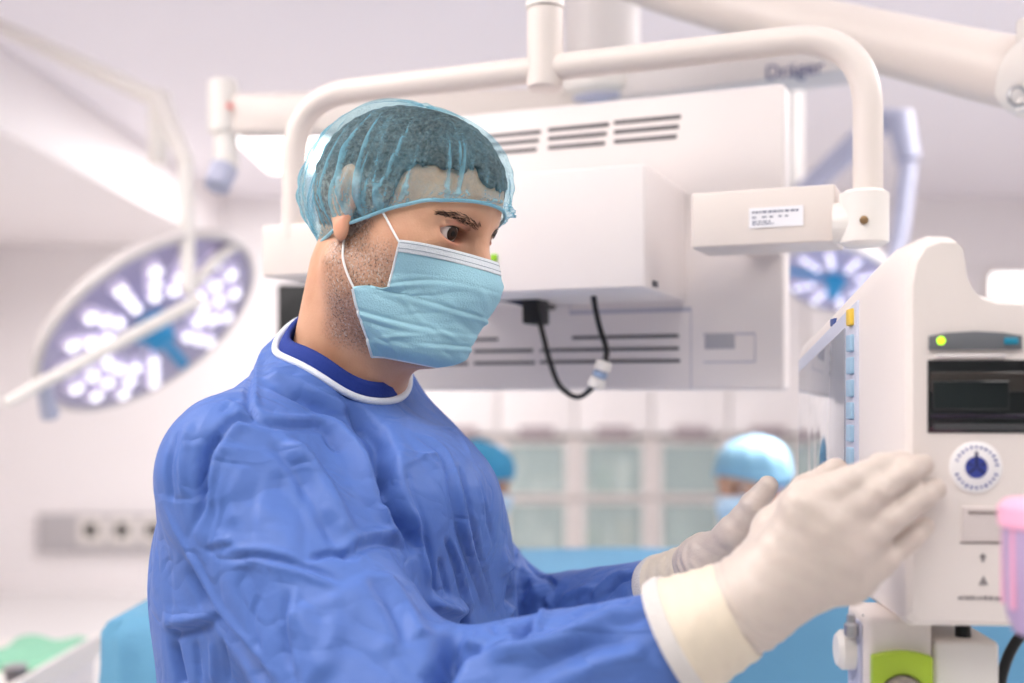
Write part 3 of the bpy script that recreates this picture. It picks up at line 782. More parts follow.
# --- gown
# creases traced from the photograph onto the cloth: (pixels, height in mm, half width in mm)
CREASES = [
 ([(345,398),(365,425),(380,450),(386,492),(400,525),(424,553)], -9.0, 14), ([(318,405),(345,432),(362,465),(376,500),(400,542)], 5.5, 15), ([(400,440),(403,500),(418,545)], 3.5, 13),
 ([(470,615),(452,640),(445,665),(430,690)], -9.0, 13), ([(425,598),(450,608),(468,610)], 6.0, 10), ([(485,654),(520,648),(570,637),(640,606)], 3.0, 11),
 ([(184,562),(211,613),(240,652),(268,690)], -10.0, 11), ([(172,642),(182,690)], -8.0, 9), ([(160,618),(190,616),(214,606)], 1.5, 9),
 ([(221,431),(205,455),(200,505)], -4.0, 9), ([(236,440),(223,470),(216,510)], 3.0, 13), ([(285,440),(310,480),(335,525)], 4.0, 20), ([(270,470),(300,510),(325,560)], -3.0, 22), ([(350,575),(380,615),(400,660)], 4.0, 22),
 ([(300,600),(310,640),(330,683)], 3.5, 20), ([(240,560),(262,610),(300,670)], -2.5, 18), ([(500,560),(525,575),(545,600)], 4.0, 14), ([(508,585),(520,610),(524,640)], -7.0, 11),
 ([(282,330),(266,342),(258,352),(252,372),(249,391),(251,407),(261,423)], -3.0, 4), ([(287,334),(270,346),(262,356),(256,376),(254,395),(257,410)], 2.2, 5),
 ([(261,423),(237,417),(221,431),(208,449),(203,468),(201,490),(200,507),(189,536)], -4.5, 5), ([(256,432),(240,425),(228,437),(216,455),(211,474),(209,495)], 2.5, 6),
 ([(268,384),(290,393),(308,402),(334,417),(350,428),(362,447),(377,465),(385,492)], -7.0, 8), ([(262,378),(285,380),(310,392),(336,405),(352,415)], 5.0, 9),
 ([(340,388),(362,413),(378,428),(383,447),(385,470),(386,494)], -9.0, 9), ([(352,436),(366,460),(376,480),(384,505)], 4.5, 8),
 ([(386,497),(393,514),(407,532),(424,553)], -6.0, 8), ([(376,505),(390,528),(410,548)], 4.0, 8),
 ([(255,420),(275,425),(295,427),(321,428),(334,446),(345,454)], -3.0, 5), ([(258,412),(290,419),(322,420),(340,436),(352,450)], 2.2, 6),
 ([(263,441),(287,460),(305,486),(318,508),(330,528),(340,551)], -3.5, 8), ([(280,440),(305,462),(325,492),(340,520),(352,542)], 4.5, 14),
 ([(307,557),(334,551),(350,556)], -4.5, 5), ([(340,555),(353,553),(365,545),(385,543),(421,553)], -3.0, 6), ([(345,545),(365,537),(390,534),(418,543)], 3.0, 7),
 ([(204,551),(233,545)], -1.6, 4), ([(206,546),(234,540)], 1.4, 4), ([(230,560),(251,557),(269,560),(310,569),(346,584)], -2.0, 4), ([(232,565),(252,562),(272,566),(308,575),(345,591)], 2.0, 5),
 ([(225,552),(250,549),(272,551),(300,560)], 1.6, 4), ([(290,587),(285,617),(285,646),(293,676)], -2.2, 5), ([(297,587),(292,617),(292,646),(300,676)], 1.8, 6),
 ([(258,590),(250,620),(262,655)], -1.5, 5), ([(330,590),(335,620),(330,660)], 1.6, 8),
 ([(365,576),(383,599),(401,632),(408,652)], -3.0, 10), ([(378,570),(398,596),(416,628),(425,640)], 4.0, 12),
 ([(420,600),(440,606),(458,612)], 3.5, 7), ([(418,612),(440,620),(455,622)], -2.5, 6),
 ([(468,618),(455,632),(449,645),(446,662),(434,683)], -9.0, 8), ([(447,650),(465,651),(485,647)], -5.0, 6), ([(452,640),(470,640),(480,636)], 3.0, 6),
 ([(162,504),(178,532),(192,557),(206,582),(221,608),(248,643),(281,683)], 2.5, 5),
 ([(162,626),(183,623),(205,617),(221,611)], 2.5, 6), ([(168,634),(188,632),(215,622)], -3.0, 7),
 ([(176,430),(168,470),(172,505)], -2.5, 5), ([(190,420),(183,460),(184,500)], 2.2, 6), ([(195,640),(200,683)], -2.5, 4), ([(212,640),(214,683)], 2.5, 5), ([(222,640),(228,683)], -2.5, 4),
 ([(224,400),(240,408),(232,420)], 2.0, 4), ([(222,412),(236,398)], -1.5, 3), ([(243,400),(254,414),(240,424)], -2.0, 3),
 ([(415,435),(430,444),(442,455),(449,476),(452,494),(462,540)], -2.0, 4), ([(420,433),(436,442),(448,455),(455,478),(460,500),(468,538)], 1.8, 4),
 ([(459,460),(464,482),(472,519),(477,540),(484,565)], -2.6, 3.5), ([(452,462),(458,485),(466,521),(471,542)], 2.0, 4),
 ([(402,465),(412,494),(421,517),(430,540)], -1.6, 4), ([(406,452),(425,456),(440,470)], 1.4, 4), ([(400,470),(420,458),(440,452)], 1.4, 3),
 ([(418,518),(431,556),(436,594),(449,599)], -3.0, 4), ([(412,505),(424,545),(430,590)], 2.6, 5), ([(439,556),(444,578),(449,599)], -2.8, 3.5),
 ([(444,535),(454,561),(463,596),(472,629),(477,642)], -2.6, 3.5), ([(449,535),(459,561),(468,596),(478,632)], 2.2, 3.5),
 ([(454,515),(467,556),(480,592),(492,624),(497,634)], -3.0, 3.5), ([(460,515),(473,556),(486,592),(498,624)], 2.4, 3.5),
 ([(464,505),(482,561),(493,596),(503,632)], -2.4, 3), ([(430,425),(455,432),(470,455),(478,480),(486,520)], 1.6, 4), ([(468,450),(478,478),(488,515),(494,548)], -2.0, 3.5),
 ([(500,575),(512,560),(520,545)], 2.5, 4), ([(505,600),(520,590),(532,585)], -3.5, 5), ([(508,612),(528,600),(542,588)], 3.0, 5), ([(520,640),(534,615),(548,600)], -5.0, 5), ([(530,640),(545,612),(553,592)], 4.0, 5),
 ([(522,545),(538,562),(552,578)], 3.5, 5), ([(515,545),(530,565),(545,582)], -3.5, 5), ([(545,575),(553,585),(548,598)], -4.0, 4),
 ([(592,611),(605,596),(618,581),(630,577),(643,577)], -4.0, 5), ([(586,605),(600,590),(614,577),(630,572)], 3.5, 5), ([(625,605),(632,590),(638,580)], -3.0, 4), ([(560,600),(580,590),(598,588)], 2.5, 6), ([(570,618),(590,606),(605,606)], -2.5, 5),
 ([(480,655),(520,650),(560,640),(600,622),(640,606)], 3.0, 9), ([(520,683),(560,660),(600,645),(640,640)], -3.0, 9), ([(560,683),(600,664),(650,650)], 3.0, 10), ([(600,625),(630,622),(655,612)], -2.5, 6),
 ([(300,345),(330,365),(360,388)], -2.0, 8), ([(296,355),(330,380),(352,398)], 2.5, 9), ([(268,370),(285,368),(303,365)], 1.5, 4), ([(266,376),(283,375),(300,371)], -1.3, 4),
 ([(212,530),(215,500),(222,470),(232,450)], -1.6, 5), ([(232,530),(235,490),(246,462)], 1.6, 7), ([(252,545),(252,500),(262,470)], -1.2, 6),
]
def gown_mesh():
    V, Q = sdf_mesh(gown_sdf, (-0.50, 0.74, 0.90), (0.26, 1.60, 1.52), 0.0027, newton=2)
    Nn = sdf_grad(gown_sdf, V, 0.004); D = np.zeros(len(V), np.float32)
    def add(poly, A, w):
        poly = _v(poly); lo_, hi_ = poly.min(0) - 3 * w, poly.max(0) + 3 * w
        m = ((V > lo_) & (V < hi_)).all(1); ii = np.nonzero(m)[0]
        if not len(ii): return
        d, t, _ = seg_dist(V[ii], poly); end = np.minimum(sstep(0, 0.18, t), sstep(1, 0.82, t)) * 0.85 + 0.15
        x = d / w; D[ii] += (A * end * np.where(x < 3, 0.40 * np.exp(-x * x) + 0.60 * np.maximum(0, 1 - x / 1.3), 0)).astype(np.float32)
    for px, A, w in CREASES:
        dens = smooth_path([(x, y, 0) for x, y in px], 3) if len(px) > 2 else [(*px[0], 0), (*px[1], 0)]
        P_, ok = pix_hit(gown_sdf, [(p[0], p[1]) for p in dens])
        keep = [p for p, k in zip(P_, ok) if k]
        # split where the line jumps in depth
        run = []
        for p in keep:
            if run and np.linalg.norm(p - run[-1]) > 0.05:
                if len(run) > 1: add(run, A * 1.7 / 1000, w * 0.85 / 1000)
                run = []
            run.append(p)
        if len(run) > 1: add(run, A * 1.7 / 1000, w * 0.85 / 1000)
    rnd = np.random.RandomState(11)
    # loose drapery all over: short soft folds, hanging on the trunk and ringed on the sleeves
    for k in range(330):
        i = rnd.randint(len(V)); p = V[i]; n = Nn[i]
        best = None
        for a, b in ((SH_R, EL_R), (EL_R, CU_R), (SH_L, EL_L), (EL_L, CU_L)):
            ba = b - a; h = np.clip(((p - a) @ ba) / (ba @ ba), 0, 1); dd = np.linalg.norm(p - a - h * ba)
            if dd < 0.10 and (best is None or dd < best[0]): best = (dd, ba / np.linalg.norm(ba), h)
        if best is not None and best[2] > 0.1:
            ring = np.cross(best[1], n); dirv = ring * rnd.uniform(0.2, 1) + best[1] * rnd.uniform(-1, 1)
        else: dirv = np.array([rnd.uniform(-0.3, 0.3), rnd.uniform(-0.3, 0.3), 1.0])
        dirv = dirv - n * (dirv @ n); nn = np.linalg.norm(dirv)
        if nn < 1e-3: continue
        dirv /= nn; L = rnd.uniform(0.025, 0.085)
        sd = np.cross(n, dirv); bend = rnd.uniform(-0.2, 0.2) * L
        add([p - dirv * L, p + sd * bend, p + dirv * L], rnd.choice((-1, 1)) * rnd.uniform(0.0004, 0.0014), rnd.uniform(0.0035, 0.009))
    V2 = V + Nn * D[:, None]
    return V2, Q
def gown_material():
    m = cloth_material('gown_fabric', (86, 117, 186), 0.10, rough=0.48, bump=0.05, bscale=180, var=0.03, vscale=25)
    nt = m.node_tree; N = nt.nodes; Lk = nt.links.new; tc = N.new('ShaderNodeTexCoord'); bs = N['Principled BSDF']; first = [n for n in N if n.type == 'BUMP'][0]
    prev = first
    for sc_, st, sx_ in ((11, 0.55, (1, 1, 0.35)), (24, 0.40, (0.5, 1, 1))):      # crinkles: ridged noise
        mp = N.new('ShaderNodeMapping'); mp.inputs['Scale'].default_value = sx_; Lk(tc.outputs['Object'], mp.inputs[0])
        n = N.new('ShaderNodeTexNoise'); n.inputs['Scale'].default_value = sc_; n.inputs['Detail'].default_value = 1.5; n.inputs['Distortion'].default_value = 0.5; Lk(mp.outputs[0], n.inputs['Vector'])
        a = N.new('ShaderNodeMath'); a.operation = 'SUBTRACT'; a.inputs[1].default_value = 0.5; Lk(n.outputs['Fac'], a.inputs[0])
        b = N.new('ShaderNodeMath'); b.operation = 'ABSOLUTE'; Lk(a.outputs[0], b.inputs[0])
        c = N.new('ShaderNodeMapRange'); c.inputs['From Max'].default_value = 0.10; Lk(b.outputs[0], c.inputs['Value'])
        bp = N.new('ShaderNodeBump'); bp.inputs['Strength'].default_value = st; bp.inputs['Distance'].default_value = 0.0027; Lk(c.outputs[0], bp.inputs['Height']); Lk(prev.outputs['Normal'], bp.inputs['Normal']); prev = bp
    Lk(prev.outputs['Normal'], bs.inputs['Normal'])
    return m
M_GOWN = gown_material()
V, Q = gown_mesh()
gown = link('surgical_gown', me_numpy('surgical_gown', V, Q), M_GOWN, surgeon, smooth=True)
gown['label'] = 'blue non-woven surgical gown with white neckline'
def ring_on(fn, r, lift, n=72, hgt=0.10):
    e1 = np.cross(NA, Z0 + F0 * 0.1); e1 /= np.linalg.norm(e1); e2 = np.cross(NA, e1); out = []
    an = np.linspace(0, 2 * math.pi, n, endpoint=False)
    o = np.array([NC + NA * hgt + (e1 * math.cos(a) + e2 * math.sin(a)) * r for a in an]); d = np.repeat(-NA[None] / np.linalg.norm(NA), n, 0)
    p, ok = trace(fn, o, d, 0, 0.4, 80)
    return p + NA * lift, [e1 * math.cos(a) + e2 * math.sin(a) for a in an]
rp, rd = ring_on(gown_base, 0.0685, 0.0010)
for _ in range(3): rp = (np.roll(rp, 1, 0) + rp * 2 + np.roll(rp, -1, 0)) / 4
tube('neckline_trim', rp, 0.0036, mat('trim_white', (226, 230, 238), 0.7, var=0.03, bump=0.2, bscale=500), gown, n=10, closed=True)
rd = np.array(rd); rows_ = [rp - rd * 0.0015 - NA * 0.012, rp - rd * 0.003 + NA * 0.004, rp - rd * 0.0045 + NA * 0.012, rp - rd * 0.0085 + NA * 0.0165, rp - rd * 0.0105 + NA * 0.014, rp - rd * 0.012 - NA * 0.01]
n = len(rp)
link('scrub_shirt', me_pydata('scrub_shirt', np.concatenate(rows_), [(i * n + k, i * n + (k + 1) % n, (i + 1) * n + (k + 1) % n, (i + 1) * n + k) for i in range(5) for k in range(n)]), mat('navy_cotton', (24, 52, 138), 0.85, var=0.06, bump=0.3, bscale=700), surgeon, smooth=True)['label'] = 'navy collar of the scrub shirt'

# --- gloves
def hand_sdf(p, wrist, mcps, fingers, thumb, cuff, rw, flat):
    d = rcone(p, wrist, cuff, rw, rw * 1.12)
    for m_, r_ in mcps: d = smin(d, rcone(p, wrist, m_, rw * 0.66, r_), 0.020)
    for i in range(len(mcps) - 1): d = smin(d, rcone(p, mcps[i][0], mcps[i + 1][0], mcps[i][1], mcps[i + 1][1]), 0.012)
    for ch in fingers:
        fd = None
        for (a, ra), (b, rb) in zip(ch[:-1], ch[1:]):
            c_ = rcone(p, a, b, ra, rb); fd = c_ if fd is None else smin(fd, c_, 0.004)
        d = smin(d, fd, 0.0055)
        (a, ra), (b, rb) = ch[0], ch[1]; d = smin(d, rcone(p, a, a + (b - a) * 0.55, ra * 0.92, rb * 0.85), 0.016)
    fd = None
    for (a, ra), (b, rb) in zip(thumb[:-1], thumb[1:]):
        c_ = rcone(p, a, b, ra, rb); fd = c_ if fd is None else smin(fd, c_, 0.005)
    d = smin(d, fd, 0.014)
    return d
def W3(t): return W(*t)
def finger(px, rs): return [(W3(p), r) for p, r in zip(px, rs)]
RH = dict(wrist=WR_R, cuff=W(716, 624, 0.85), rw=0.033,
    mcps=[(W(806, 507, 0.822), 0.0150), (W(829, 527, 0.818), 0.0150), (W(845, 552, 0.818), 0.0145), (W(850, 580, 0.824), 0.0135)],
    fingers=[finger([(806,506,0.822),(850,481,0.818),(880,467,0.826),(902,461,0.838)], [0.0125,0.0102,0.0094,0.0078]),
             finger([(829,527,0.818),(876,492,0.814),(906,472,0.822),(923,465,0.836)], [0.0125,0.0104,0.0095,0.0078]),
             finger([(845,552,0.818),(890,520,0.814),(920,498,0.822),(936,489,0.836)], [0.0122,0.0100,0.0092,0.0076]),
             finger([(850,580,0.824),(886,558,0.820),(910,538,0.828),(925,526,0.838)], [0.0112,0.0092,0.0083,0.0070])],
    thumb=finger([(752,590,0.845),(776,530,0.862),(806,492,0.880),(836,470,0.896)], [0.020,0.0175,0.0125,0.0095]), flat=1)
LH = dict(wrist=WR_L, cuff=W(676, 588, 1.125), rw=0.028,
    mcps=[(W(752, 545, 1.075), 0.014), (W(765, 555, 1.09), 0.014), (W(770, 572, 1.105), 0.0135), (W(768, 588, 1.115), 0.0125)],
    fingers=[finger([(752,545,1.075),(785,515,1.085),(800,498,1.095),(812,488,1.10)], [0.012,0.0105,0.0095,0.008]),
             finger([(765,555,1.09),(798,525,1.10),(813,508,1.11),(824,496,1.115)], [0.012,0.0105,0.0095,0.008]),
             finger([(770,572,1.105),(805,545,1.115),(820,528,1.12),(828,516,1.125)], [0.012,0.0105,0.0095,0.008]),
             finger([(768,588,1.115),(798,566,1.12),(812,552,1.125),(820,542,1.13)], [0.011,0.0095,0.0085,0.0072])],
    thumb=finger([(706,560,1.075),(733,533,1.045),(754,505,1.03),(768,486,1.025)], [0.018,0.0150,0.0118,0.0092]), flat=1)
M_GLOVE = mat('latex_glove', (203, 189, 179), 0.42, var=0.03, vscale=60, bump=0.12, bscale=110, sss=0.05)
M_CUFF = mat('latex_cuff', (222, 208, 188), 0.45, var=0.03, vscale=50, bump=0.15, bscale=90)
M_KNIT = mat('knit_cuff', (222, 216, 212), 0.85, var=0.05, bump=0.5, bscale=500)
for nm, H, el in (('right', RH, EL_R), ('left', LH, EL_L)):
    fn = lambda p, H=H: hand_sdf(p, **H)
    allp = np.array([H['wrist'], H['cuff']] + [c[0] for f_ in H['fingers'] for c in f_] + [c[0] for c in H['thumb']])
    V, Q = sdf_mesh(fn, allp.min(0) - 0.05, allp.max(0) + 0.05, 0.0018)
    # latex wrinkles around the wrist and between the knuckles
    Nn = sdf_grad(fn, V, 0.002); ax = (H['cuff'] - H['wrist']); ax = ax / np.linalg.norm(ax); s_ = (V - _v(H['wrist'])) @ _v(ax)
    D = 0.0007 * np.sin(s_ * 620 + 1.5 * np.sin(V[:, 2] * 130)) * np.exp(-((s_ - 0.002) / 0.016) ** 2) + 0.0004 * np.sin(V[:, 0] * 170 + V[:, 2] * 240) * np.sin(V[:, 2] * 150 - V[:, 1] * 190)
    gl = link('glove', me_numpy('glove', V + Nn * D[:, None].astype(np.float32), Q), M_GLOVE, surgeon, smooth=True)
    gl['label'] = 'off-white latex glove on the %s hand' % nm
    c0 = H['cuff']; d0 = (H['wrist'] - c0); Lc = np.linalg.norm(d0); d0 = d0 / Lc; e = (c0 - el) / np.linalg.norm(c0 - el)
    r0, r1 = (0.0475, 0.0375) if nm == 'right' else (0.037, 0.0300)
    k = 1.0
    a = c0 - e * (0.026 if nm == 'right' else 0.012); b = c0 + d0 * (Lc * (0.80 if nm == 'right' else 0.75))
    pts = [a + (b - a) * t for t in np.linspace(0, 1, 14)]; rr = [r0 + (r1 - r0) * t ** 0.8 + 0.0006 * math.sin(t * 23) for t in np.linspace(0, 1, 14)]
    pts = [pts[0] + (pts[1] - pts[0]) * 0.02] + pts + [pts[-1] - (b - a) * 0.02]; rr = [rr[0] * 0.9] + rr + [rr[-1] * 0.92]
    tube('glove_cuff', pts, rr, M_CUFF, gl, n=40, ang=60)['label'] = 'cream latex cuff drawn over the sleeve end'
    dirn_ = (b - a) / np.linalg.norm(b - a); kp = [a - dirn_ * 0.010, a - dirn_ * 0.009, a - dirn_ * 0.002, a + dirn_ * 0.004, a + dirn_ * 0.005]
    tube('knit_cuff', kp, [r0 * 0.92, r0 * 1.01, r0 * 1.03, r0 * 1.0, r0 * 0.9], M_KNIT, gown, n=40, ang=60)['label'] = 'white knitted sleeve cuff'

# --- the rest of the figure below the picture: skirt of the gown, trousers, clogs
Vv = []; Ff = []; nk = 96
for i, z in enumerate(np.linspace(0.945, 0.42, 14)):
    for k in range(nk):
        a = 2 * math.pi * k / nk; g = (0.945 - z); w = 1 + 0.045 * math.sin(7 * a + 1) * g * 2 + 0.03 * math.sin(12 * a) * g * 2
        Vv.append(B((0.146 + 0.03 * g) * math.cos(a) * w, (0.222 + 0.02 * g) * math.sin(a) * w, z))
for i in range(13):
    for k in range(nk): Ff.append((i * nk + k, i * nk + (k + 1) % nk, (i + 1) * nk + (k + 1) % nk, (i + 1) * nk + k))
o = link('gown_skirt', me_pydata('gown_skirt', Vv, Ff), M_GOWN, surgeon, smooth=True); so = o.modifiers.new('thickness', 'SOLIDIFY'); so.thickness = 0.002
for sg in (-1, 1):
    tube('trouser_leg', [B(0, sg * 0.09, z) for z in (0.75, 0.5, 0.3, 0.08)], [0.085, 0.07, 0.062, 0.065], mat('navy_cotton', (24, 52, 138)), surgeon, n=24)
    V, Q = sdf_mesh(lambda p: np.maximum(smin(rcone(p, B(-0.06, sg * 0.09, 0.045), B(0.12, sg * 0.10, 0.035), 0.045, 0.04), sph(p, B(-0.03, sg * 0.09, 0.07), 0.05), 0.03), 0.001 - p[:, 2]), B(0.03, sg * 0.09, 0.06) - 0.22, B(0.03, sg * 0.09, 0.06) + 0.22, 0.008, newton=1)
    V[:, 2] = np.maximum(V[:, 2], 0.0)
    link('clog', me_numpy('clog', V, Q), mat('white_clog', (225, 225, 225), 0.5, var=0.03), surgeon, smooth=True)
# ------------------------------------------------------------------ patient monitor on its stand (right)
def ray_plane(px, py, o, n):
    d = np.array([(px - 512) / FPX, 1.0, (HOR - py) / FPX]); c = np.array([0, 0, CZ]); n = np.asarray(n, float)
    return c + d * (((np.asarray(o, float) - c) @ n) / (d @ n))
KX = np.array([0.2935, 0.85, 0.0]); D1 = np.array([0.063, 0.998, 0]); D2 = np.array([0.998, -0.063, 0])
MK = frame_m(KX, D2, D1, Z0)                                  # local x along the side, y away along the front, z world height
MON = empty('patient_monitor', (KX[0] + 0.06, KX[1] + 0.2, 0.0), 'white patient monitor on a stand, its near side with black recorder slot', 'monitor')
M_CASE = mat('monitor_case', (230, 220, 214), 0.42, bump=0.02, bscale=150, var=0.012)
M_CASE2 = mat('monitor_case_shaded', (214, 203, 199), 0.5, bump=0.02, bscale=150, var=0.012)  # case colour with the side's shade painted in, for the cover flap
prof = [(0.0, -0.168), (0.0, 0.088), (0.003, 0.105), (0.010, 0.116), (0.020, 0.120), (0.032, 0.1195), (0.0365, 0.115), (0.038, 0.104), (0.0395, 0.094), (0.044, 0.084), (0.051, 0.077), (0.062, 0.0735), (0.125, 0.071), (0.132, 0.066), (0.134, 0.056), (0.134, -0.166), (0.128, -0.174), (0.006, -0.174)]
ys = [0.0, 0.004, 0.012, 0.06, 0.10, 0.15, 0.20, 0.26, 0.32, 0.38, 0.412, 0.420, 0.424]
inset = [0.006, 0.0018, 0.0, 0, 0, 0, 0, 0, 0, 0, 0, 0.003, 0.009]
Vv = []; Ff = []; n = len(prof); cx, cz = 0.067, -0.04
for y, ins in zip(ys, inset):
    g = 1 - 0.50 * float(np.clip((y - 0.07) / 0.35, 0, 1))
    for x, z in prof:
        zz = z if z < 0.0 else z * g
        sx = x + (ins if x < cx else -ins); sz = zz + (ins if zz < cz else -ins)
        Vv.append(MK @ Vector((sx, y, CZ + sz)))
for i in range(len(ys) - 1):
    for k in range(n): Ff.append((i * n + k, i * n + (k + 1) % n, (i + 1) * n + (k + 1) % n, (i + 1) * n + k))
Ff.append(tuple(range(n))); Ff.append(tuple((len(ys) - 1) * n + k for k in range(n - 1, -1, -1)))
me = me_pydata('case', Vv, Ff); bm = bmesh.new(); bm.from_mesh(me); bmesh.ops.recalc_face_normals(bm, faces=bm.faces); bm.to_mesh(me); bm.free()
case = autos(link('case', me, M_CASE, MON), 28)
def sx(px): return (px - 905) / 1339.0
def sz(py): return CZ + (HOR - py) * 0.85 / FPX
def side_box(name, x0, y0, x1, y1, d, m, parent=MON, bev=0.001, back=0.004):
    return box(name, (sx(x0), -d, sz(y1)), (sx(x1), back, sz(y0)), m, parent, bevel=bev, M=MK)
M_PANEL = mat('grey_panel', (104, 106, 110), 0.45, var=0.03, bump=0.02)
pn = prism('status_panel', [(sx(928), sz(350)), (sx(928), sz(336)), (sx(945), sz(333)), (sx(973), sz(331.5)), (sx(1000), sz(333)), (sx(1018), sz(336)), (sx(1018), sz(350))], 0.006, M_PANEL, MON, MK @ Matrix(((1, 0, 0, 0), (0, 0, 1, -0.003), (0, 1, 0, 0), (0, 0, 0, 1))), bevel=0.0006)
lathe('power_led', [(0.0030, 0), (0.0030, 0.0008), (0.001, 0.0016)], mat('led_green', (196, 255, 40), 0.3, emit=1.5, var=0.02), pn, MK @ Matrix.Translation((sx(939), -0.003, sz(341))) @ Matrix.Rotation(math.pi / 2, 4, 'X'), 20)
box('key', (sx(1000), -0.0045, sz(345)), (sx(1014), -0.002, sz(338)), mat('teal_key', (22, 130, 158), 0.4, var=0.04), pn, bevel=0.0012, M=MK)
side_box('slot_lip', 934, 354, 1003, 358, 0.003, M_LGREY)
rc = empty('recorder_slot', (0, 0, 0)); rc.parent = MON; rc.matrix_parent_inverse = Matrix.Identity(4); rc.location = -Vector(MON.location)
M_REC = mat('recorder_black', (22, 20, 21), 0.22, var=0.15, bump=0.02, coat=0.4)
side_box('slot_frame', 927, 360, 1030, 433, 0.0008, M_REC, rc, 0.0006)
side_box('door_panel', 929, 372, 1028, 392, 0.0030, mat('recorder_smoke', (52, 44, 40), 0.18, var=0.1, coat=0.5), rc, 0.001)
side_box('paper_window', 931, 381, 1005, 410, 0.0042, mat('recorder_glass', (8, 8, 9), 0.08, var=0.1, coat=1.0), rc, 0.0008)
side_box('roller', 930, 414, 1030, 418, 0.0022, mat('recorder_purple', (36, 26, 44), 0.3, var=0.1), rc, 0.0008)
side_box('paper_edge', 933, 424, 1026, 430, 0.0022, mat('recorder_grey', (66, 66, 68), 0.5, var=0.1), rc, 0.0006)
# round badge with a ring of small marks and a blue emblem
MB_ = MK @ Matrix.Translation((sx(974), -0.0006, sz(467))) @ Matrix.Rotation(math.pi / 2, 4, 'X')
bd = lathe('badge', [(0.0192, -0.002), (0.0192, 0.0006), (0.0186, 0.0010)], mat('badge_white', (240, 236, 236), 0.5, var=0.01), MON, MB_, 48)
M_INK = mat('ink_blue', (52, 66, 148), 0.6, var=0.05); M_INKG = mat('ink_grey', (120, 122, 142), 0.6, var=0.05)
Vv = []; Ff = []
def flat_box(x0, y0, x1, y1, M_, z0=0.0010, z1=0.0014):
    i = len(Vv)
    for z in (z0, z1):
        for x, y in ((x0, y0), (x1, y0), (x1, y1), (x0, y1)): Vv.append(M_ @ Vector((x, y, z)))
    Ff.extend([(i, i + 1, i + 2, i + 3), (i + 4, i + 5, i + 6, i + 7), (i, i + 1, i + 5, i + 4), (i + 1, i + 2, i + 6, i + 5), (i + 2, i + 3, i + 7, i + 6), (i + 3, i, i + 4, i + 7)])
rnd = random.Random(9)
for k in range(26):
    if k in (6, 7, 19): continue
    R_ = MB_ @ Matrix.Rotation(2 * math.pi * k / 26, 4, 'Z'); w = rnd.uniform(0.0011, 0.0019); h = rnd.uniform(0.0018, 0.0026)
    flat_box(-w / 2, 0.0140, w / 2, 0.0140 + h, R_)
link('ring_lettering', me_pydata('ring_lettering', Vv, Ff), M_INK, bd)
lathe('emblem', [(0.0082, 0.0009), (0.0082, 0.0014)], M_INK, bd, MB_, 32)
Vv = []; Ff = []
for a, w, r0, r1 in ((0, 0.0022, 0.0, 0.0118), (2.2, 0.0016, 0.001, 0.007), (-2.2, 0.0016, 0.001, 0.007), (1.1, 0.0013, 0.003, 0.0075), (-1.1, 0.0013, 0.003, 0.0075)):
    flat_box(-w / 2, r0, w / 2, r1, MB_ @ Matrix.Rotation(a, 4, 'Z'), 0.0013, 0.0018)
link('emblem_figure', me_pydata('emblem_figure', Vv, Ff), mat('ink_navy', (34, 40, 86), 0.6, var=0.05), bd)
# connector cover, symbols and small print
side_box('cover_flap', 960, 506, 1001, 541, 0.0018, M_CASE2, MON, 0.0012)
side_box('flap_shadow_strip', 959, 541, 1002, 543, 0.0006, mat('flap_brown', (150, 138, 134), 0.6, var=0.05), MON, 0.0002)  # thin brown strip painted as the shadow line below the flap
side_box('flap_grip', 966, 510, 995, 513, 0.0028, mat('flap_brown', (150, 138, 134)), MON, 0.0003)
Vv = []; Ff = []; MS = MK @ Matrix.Rotation(math.pi / 2, 4, 'X')
def mark(x0, y0, x1, y1): flat_box(sx(x0), sz(y1), sx(x1), sz(y0), MS, 0.0002, 0.0007)
x = 957.0
while x < 1009:
    w = rnd.uniform(1.2, 3.4); mark(x, 595 + rnd.uniform(0, 1), x + w, 599); x += w + rnd.uniform(0.6, 1.6)
for k in range(5): mark(969 + k * 5, 516, 972.5 + k * 5, 518.5)
link('small_print', me_pydata('small_print', Vv, Ff), mat('print_grey', (146, 138, 138), 0.6, var=0.05), MON)['kind'] = 'stuff'
Vv = []; Ff = []
mark(979.6, 553, 982.4, 561); mark(978, 555, 984, 557)
link('ground_symbol', me_pydata('ground_symbol', Vv, Ff), mat('print_grey', (146, 138, 138)), MON)
Mx = MK @ Matrix(((1, 0, 0, 0), (0, 0, 1, -0.0007), (0, 1, 0, 0), (0, 0, 0, 1)))
prism('warning_symbol', [(sx(977), sz(584)), (sx(986), sz(584)), (sx(981.5), sz(575))], 0.0009, mat('print_grey', (146, 138, 138)), MON, Mx)
# front: bezel, screen, keys  (front plane is local x = 0, facing the surgeon)
def topz(y): return CZ + 0.114 * (1 - 0.50 * float(np.clip((y - 0.07) / 0.35, 0, 1)))
def front_poly(name, y0, y1, z0, drop, th, m, bev=0.002):
    poly = [(y0, z0), (y1, z0)] + [(y, topz(y) - drop) for y in (y1, (y0 + y1) / 2, y0)]
    return prism(name, poly, th, m, MON, MK @ Matrix(((0, 0, -1, 0.002), (1, 0, 0, 0), (0, 1, 0, 0), (0, 0, 0, 1))), bevel=bev)
front_poly('bezel', 0.142, 0.412, CZ - 0.155, 0.019, 0.004, mat('bezel_lilac', (196, 198, 212), 0.4, var=0.02))
scr = front_poly('screen', 0.185, 0.404, CZ - 0.135, 0.034, 0.0052, mat('screen_glass', (150, 152, 160), 0.06, spec=0.9, var=0.03, vscale=2, coat=1.0), 0.001)  # base paler than dark glass, standing in for the room's reflection
